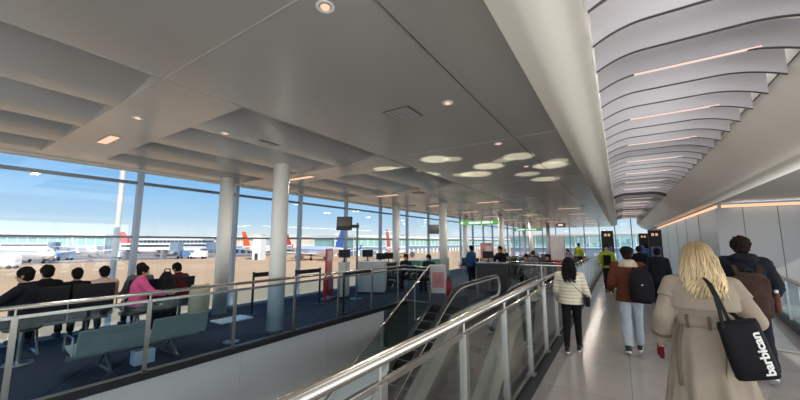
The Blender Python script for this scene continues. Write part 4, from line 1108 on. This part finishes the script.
# --- woman in the cream jacket
t, J = person('woman in a cream quilted jacket and black leggings with long black hair', (-.76, 6.42, 0), .05, 1.53,
              leg=((-12, 12, -10), (14, 12, 6)), arm=((6, 12, 40), (4, 16, 50)), nod=8)
body_mesh(J, t, .0095); trousers(J, t, C_BLACK, .010, (.096, .066, .062, .045), 'leggings', .003)
jk = jacket(J, t, C_CREAM, .0095, puff=.036, hem=-.10, hemr=(.205, .16), arm_r=(.080, .074, .056), amp=.003, seed=12)
mh = jk.data                                    # quilting: horizontal channels
for v in mh.vertices: v.co += v.normal*.006*math.sin(v.co.z*2*PI/.055)
shoes(J, t, L_BLACK, L_WHITE, .009); hair_long(J, t, H_BLACK, .36, 170, .008, .13, .0105, seed=21, back=.26)
cb = placed('crossbody_bag', 'small black crossbody bag on the right hip of the woman in the cream jacket', 'bag', t, (.25, -.02, .83))
MB().bb(-.035, .035, -.10, .10, -.07, .07).build('bag_body', BAGB, cb, bevel=.015)
sp = [V((.0, -.06, .05)), V((-.04, -.13, .12)), V((-.12, -.185, .20)), V((-.22, -.20, .30)), V((-.30, -.18, .39)), V((-.345, -.11, .46)), V((-.35, -.03, .485)), V((-.33, .08, .45)), V((-.24, .19, .33)), V((-.10, .19, .18)), V((0, .09, .05))]
MB().sweep(sp, [(-.010, -.003), (.010, -.003), (.010, .003), (-.010, .003)]).build('strap', BAGB, cb)

# --- farther walkers
def simple(lab, loc, rz, H, top, bot, hairm, hair='short', pose=None, vox=.013, coat=None, sh=L_BLACK, group=None, seed=1):
    pose = pose or dict(leg=((12, 4, 2), (-12, 12, -12)), arm=((10, 10, 25), (-10, 10, 25)))
    t, J = person(lab, loc, rz, H, group, **pose)
    body_mesh(J, t, vox*.9); trousers(J, t, bot, vox, seed=seed)
    if coat: jk = jacket(J, t, top, vox, puff=.035, hem=coat, hemr=(.21, .16), arm_r=(.082, .074, .058), seed=seed, name='coat')
    else: jk = jacket(J, t, top, vox, seed=seed)
    shoes(J, t, sh, L_BLACK, vox)
    if hair == 'short': hair_short(J, t, hairm, vox*.8)
    else: hair_long(J, t, hairm, .24, 70, seed=seed)
    return t, J, jk
t, J, _ = simple('person in a long dark coat with a hair bun, walking ahead near the corridor wall', (.82, 11.5, 0), 0, 1.64, C_DARK, C_BLACK, H_BLACK, coat=-.42, seed=31)
MB().ell(J['head']+V((0, -.09, .07)), (.045, .045, .04)).build('hair_bun', H_BLACK, t, smooth=True)
simple('person in black walking ahead behind the man in the brown jacket', (.52, 14.2, 0), .05, 1.66, C_BLACK, C_BLACK, H_DARK, seed=32)
t, J, jk = simple('worker in a yellow hi-vis jacket standing by the left information screen', (-.44, 14.6, 0), PI, 1.70, C_HIVIS, C_DARK, H_DARK, pose=dict(leg=((2, 2, 0), (-2, 2, 0)), arm=((5, 12, 60), (5, 12, 60))), seed=33)
bx = MB(); bx.bb(-.12, .12, .125, .15, J['pel'].z+.02, J['neck'].z-.10).build('dark_bib', C_BLACK, jk, label='dark front panel')
simple('person in a blue jacket far ahead on the walkway', (.98, 19.0, 0), 0, 1.74, C_BLUE, C_DARK, H_DARK, seed=34)
simple('worker in yellow standing behind the pale pink totem far down the hall', (-2.3, 25.0, 0), .4, 1.72, C_HIVIS, C_DARK, H_DARK, seed=35)
t0, J, _ = simple('person in a blue top at the left end of the black hall counter', (-4.9, 12.6, 0), 1.2, 1.66, C_BLUE, C_DARK, H_BLACK, pose=dict(leg=((2, 2, 0), (-2, 2, 0)), arm=((15, 10, 50), (10, 10, 50))), seed=36)
simple('person in black bending over the right end of the black hall counter', (-3.75, 12.95, 0), 2.6, 1.66, C_BLACK, C_BLACK, H_BLACK, pose=dict(leg=((2, 2, 0), (-2, 2, 0)), arm=((25, 10, 40), (25, 10, 40)), lean=18), seed=37)

# --- seated people
def seated(lab, loc, rz, H, top, bot, hairm, seat=.45, arm=((20, 10, 50), (20, 10, 50)), lean=-4, nod=6, hair='short', group=None, seed=1, vox=.013):
    t, J = person(lab, loc, rz, H, group, leg=((84, 86, 0), (80, 84, 0)), arm=arm, lean=lean, nod=nod, seat=seat)
    body_mesh(J, t, vox*.9); trousers(J, t, bot, vox, (.095, .075, .068, .058), seed=seed); jacket(J, t, top, vox, puff=.035, hem=-.02, hemr=(.185, .14), arm_r=(.082, .072, .056), seed=seed); shoes(J, t, L_BLACK, L_BLACK, vox)
    if hair == 'short': hair_short(J, t, hairm, vox*.75)
    else: hair_long(J, t, hairm, .22, 70, seed=seed)
    return t
# the benches face -x (the window): people turned by +90 degrees look towards -x
seated('person in a heavy dark coat sitting at the far left end of the window bench', (-7.62, 1.27, 0), 2.6, 1.68, C_DARK, C_BLACK, H_BLACK, arm=((45, 14, 40), (40, 14, 40)), lean=4, seed=41, seat=.56)
seated('person in dark clothes sitting behind the person in the heavy dark coat', (-8.25, 1.56, 0), 1.9, 1.66, C_BLACK, C_BLACK, H_BLACK, seed=42, seat=.56)
seated('person in black sitting in the middle of the leftmost window bench', (-8.22, 1.95, 0), PI/2, 1.56, C_BLACK, C_BLACK, H_BLACK, seed=43, seat=.54)
seated('person in a pale jacket with dark hair, right end of the leftmost bench', (-8.22, 2.33, 0), PI/2, 1.58, C_PALE, C_GREY, H_BLACK, seed=44, seat=.54)
seated('person in a pink top with dark hair, sitting turned to the right', (-7.55, 2.66, 0), -.25, 1.60, C_PINK, C_BLACK, H_BLACK, arm=((40, 8, 45), (40, 8, 45)), lean=4, nod=8, seed=45, seat=.56)
seated('person with dark hair sitting just behind the person in pink', (-8.25, 2.92, 0), PI/2, 1.60, C_GREY, C_BLACK, H_DARK, seed=46, seat=.56)
seated('person in dark red bending over a phone right of the black rucksack', (-8.0, 3.60, 0), 1.9, 1.62, C_WINE, C_BLACK, H_BLACK, arm=((40, 8, 75), (40, 8, 75)), lean=10, nod=28, seed=47, seat=.54)
# seats for the ones not on the benches
def stool(lab, loc, rz=0):
    t = thing('low_stool', lab, 'stool', loc, rz); MB().cone((0, 0, .49), (0, 0, .545), .21, .21, 28).build('seat', M['seatb'], t, bevel=.015); MB().cone((0, 0, .02), (0, 0, .49), .03, .03, 14).build('leg', M['steel2'], t); MB().cone((0, 0, 0), (0, 0, .02), .17, .16, 24).build('base_plate', M['steel2'], t)
stool('black stool under the person in the heavy dark coat', (-7.62, 1.27, 0)); stool('black stool under the person in pink', (-7.55, 2.66, 0)); stool('black stool under the person in dark red', (-8.0, 3.60, 0))
t = thing('rucksack', 'large black rounded rucksack standing upright between the pink top and the dark red person', 'backpack', (-7.55, 3.12, .0), 1.0)
mb = MB(); mb.loft([(.02, 0, 0, .17, .12), (.05, 0, 0, .21, .15), (.5, 0, 0, .22, .16), (.85, 0, 0, .20, .15), (1.08, 0, .01, .14, .11), (1.2, 0, .02, .07, .06), (1.22, 0, .02, .03, .03)], 36); fuse(mb, 'bag_body', BAGB, t, .014, 4, .008, 8)
MB().ell((-.02, -.165, .62), (.03, .006, .02)).build('badge', L_WHITE, t); MB().tube([(-.05, .02, 1.2), (-.04, .02, 1.27), (.04, .02, 1.27), (.05, .02, 1.2)], .012, 8).build('grab_handle', BAGB, t)
# distant seated people down the hall: one made, then copied
F0 = seated('person in dark clothes on the dark bench just behind the cross balustrade', (-2.4, 14.1, 0), PI, 1.74, C_DARK, C_BLACK, H_BLACK, seed=51, group='people seated down the hall', vox=.016)
F1 = seated('person in grey on the dark bench just behind the cross balustrade', (-3.2, 14.1, 0), PI, 1.70, C_GREY, C_BLACK, H_DARK, seed=52, group='people seated down the hall', vox=.016)
PL = [(-2.5, 17.2, 0), (-3.6, 17.2, 1), (-2.9, 19.4, 0), (-4.0, 19.4, 0), (-2.6, 22.2, 1), (-3.4, 22.2, 0), (-6.2, 18.8, 0), (-7.3, 18.8, 1), (-6.7, 23.4, 0), (-7.8, 23.4, 0), (-3.0, 25.2, 0), (-3.6, 25.2, 1), (-6.0, 11.1, 0), (-7.0, 11.1, 0)]
rows = {17.2: 'nearest dark bench beyond the totem', 19.4: 'second dark bench beyond the totem', 22.2: 'third dark bench beyond the totem', 18.8: 'dark bench behind the roller banner', 23.4: 'dark bench between the far columns', 25.2: 'far dark bench beside the walkway balustrade', 11.1: 'dark bench beside the white gate counter'}
seen = {}
for x, y, k in PL:
    i = seen.get(y, 0); seen[y] = i+1
    dup((F0, F1)[k], (x, y, 0), PI, 'seated person in %s, %s end of the %s' % (('dark clothes', 'grey')[k], ('right', 'left')[i], rows[y]))
# ------------------------------------------------------------------ light, sky, camera
W = bpy.data.worlds.new('sky'); S.world = W; W.use_nodes = True; nt = W.node_tree
bg = nt.nodes['Background']
tc = nt.nodes.new('ShaderNodeTexCoord'); sp = nt.nodes.new('ShaderNodeSeparateXYZ'); r = nt.nodes.new('ShaderNodeValToRGB')
nt.links.new(tc.outputs['Generated'], sp.inputs[0]); nt.links.new(sp.outputs['Z'], r.inputs[0]); nt.links.new(r.outputs[0], bg.inputs[0])
cr = r.color_ramp; cr.elements[0].position = 0; cr.elements[0].color = (*lin((232, 242, 244)), 1); cr.elements[1].position = 1; cr.elements[1].color = (*lin((60, 120, 205)), 1)
for p, c in ((.025, (222, 236, 243)), (.06, (186, 220, 244)), (.13, (150, 202, 246)), (.24, (112, 178, 240)), (.5, (84, 146, 222))):
    e = cr.elements.new(p); e.color = (*lin(c), 1)
bg.inputs[1].default_value = 1.05
su = bpy.data.lights.new('sun', 'SUN'); su.energy = 4.9; su.angle = .01; su.color = (1, .91, .78)
so = bpy.data.objects.new('sun', su); COL.objects.link(so)
d = V((-.78, .30, -.55)).normalized(); so.rotation_euler = d.to_track_quat('-Z', 'Y').to_euler()

def area(name, loc, rot, sx, sy, e, c=(1, 1, 1)):
    l = bpy.data.lights.new(name, 'AREA'); l.shape = 'RECTANGLE'; l.size = sx; l.size_y = sy; l.energy = e; l.color = c
    o = bpy.data.objects.new(name, l); COL.objects.link(o); o.location = loc; o.rotation_euler = rot; return o
# unseen fill lamps added above the baffles to brighten the walkway
for k, y in enumerate((1.5, 5.5, 9.5, 13.5, 18.5, 24, 30)):
    area('trough_fill', (.55, y, 4.2), (0, 0, 0), .8, 3.2, 23, (1, .96, .95))
# cove lamps washing the walls
area('cove_wash', (2.40, 22, 2.9), (0, .6, 0), .05, 16, 50, (1, .82, .70))
area('cove_wash', (4.3, 13.46, 2.9), (-.6, 0, 0), 3.0, .05, 9, (1, .82, .70))
# hall panel lamps
for k in range(0, 9):
    for x in (-6.72, -4.42, -1.95):
        if (x > -5 and k < 3) or (x > -3 and k < 4): continue
        area('panel_lamp', (x, 1.78+3.86*k, ZC-.02), (0, 0, 0), .6, .12, 22 if k < 3 else 44, (1, .88, .78))
for x, y in ((-1.6, 1.5), (-1.58, 3.44), (-1.58, 5.4), (-1.58, 7.4), (-4.85, 2.62), (-5.2, 1.65), (-7.3, 5.5)):
    l = bpy.data.lights.new('downlight_lamp', 'SPOT'); l.energy = 60; l.spot_size = 1.9; l.spot_blend = .8; l.color = (1, .9, .8); l.shadow_soft_size = .03
    o = bpy.data.objects.new('downlight_lamp', l); COL.objects.link(o); o.location = (x, y, ZC-.02)
# added fill lamp standing in for daylight from behind the camera
area('daylight_fill', (-1.5, YB+.1, 1.6), (PI/2, 0, 0), 14, 2.9, 400, (.97, .98, 1))
# another added fill, standing in for daylight from the right
area('daylight_fill', (5.9, 1.2, 1.5), (PI/2, 0, PI/2), 13, 2.6, 360, (1, .98, .95))
# fill lamps added down in the void to brighten ceiling and walls
for y in (-2, 3, 7): area('void_fill', (-4.0, y, -4.3), (PI, 0, 0), 2.2, 3.5, 120, (1, .98, .95))
# added fill lamps along the window, standing in for light off the apron
for y in range(-4, 40, 4):
    o = area('sill_fill', (WX+.25, y, .06), (PI, -.35, 0), .12, 3.6, 8, (1, .97, .92)); o.data.spread = 2.4
# spots added below the ceiling to imitate patches of reflected sun
for (x, y, a, b) in [(-2.95, 5.78, .30, .9), (-2.27, 6.95, .34, .9), (-1.52, 6.45, .30, .7), (-1.14, 7.58, .36, .9), (-4.29, 5.99, .30, .8), (-3.76, 6.99, .30, .7), (-2.81, 7.61, .38, .9), (-1.76, 8.29, .30, .6), (-1.52, 9.21, .36, .7), (-2.65, 5.95, .2, .5), (-1.85, 6.6, .2, .4), (-.95, 7.25, .22, .5), (-3.1, 7.5, .24, .5), (-4.0, 6.1, .2, .4)]:
    l = bpy.data.lights.new('sun_patch_spot', 'SPOT'); l.energy = 520*b; l.spot_size = .30*a/.30; l.spot_blend = .55; l.shadow_soft_size = .01; l.color = (1, .96, .74)
    o = bpy.data.objects.new('sun_patch_spot', l); COL.objects.link(o); o.location = (x-.3, y-.3, 1.3); o.rotation_euler = (V((x, y, ZC))-o.location).to_track_quat('-Z', 'Y').to_euler()

cam = bpy.data.cameras.new('camera'); co = bpy.data.objects.new('camera', cam); COL.objects.link(co)
cam.sensor_fit = 'HORIZONTAL'; cam.sensor_width = 36; cam.lens = 334/800*36; cam.clip_start = .05; cam.clip_end = 3000
yaw, pit = math.radians(33.166), math.radians(7.167)
F = V((-math.sin(yaw)*math.cos(pit), math.cos(yaw)*math.cos(pit), math.sin(pit)))
co.location = (0, 0, 1.8); co.rotation_euler = F.to_track_quat('-Z', 'Y').to_euler()
S.camera = co
vs = S.view_settings; vs.view_transform = 'Standard'; vs.look = 'None'; vs.exposure = 0; vs.gamma = 1; vs.use_curve_mapping = False
S.display_settings.display_device = 'sRGB'
S.cycles.caustics_reflective = False; S.cycles.caustics_refractive = False
S.cycles.sample_clamp_indirect = 4; S.cycles.max_bounces = 10; S.cycles.transparent_max_bounces = 24; S.cycles.diffuse_bounces = 5; S.cycles.glossy_bounces = 4

bpy.data.scenes.remove(TMP)
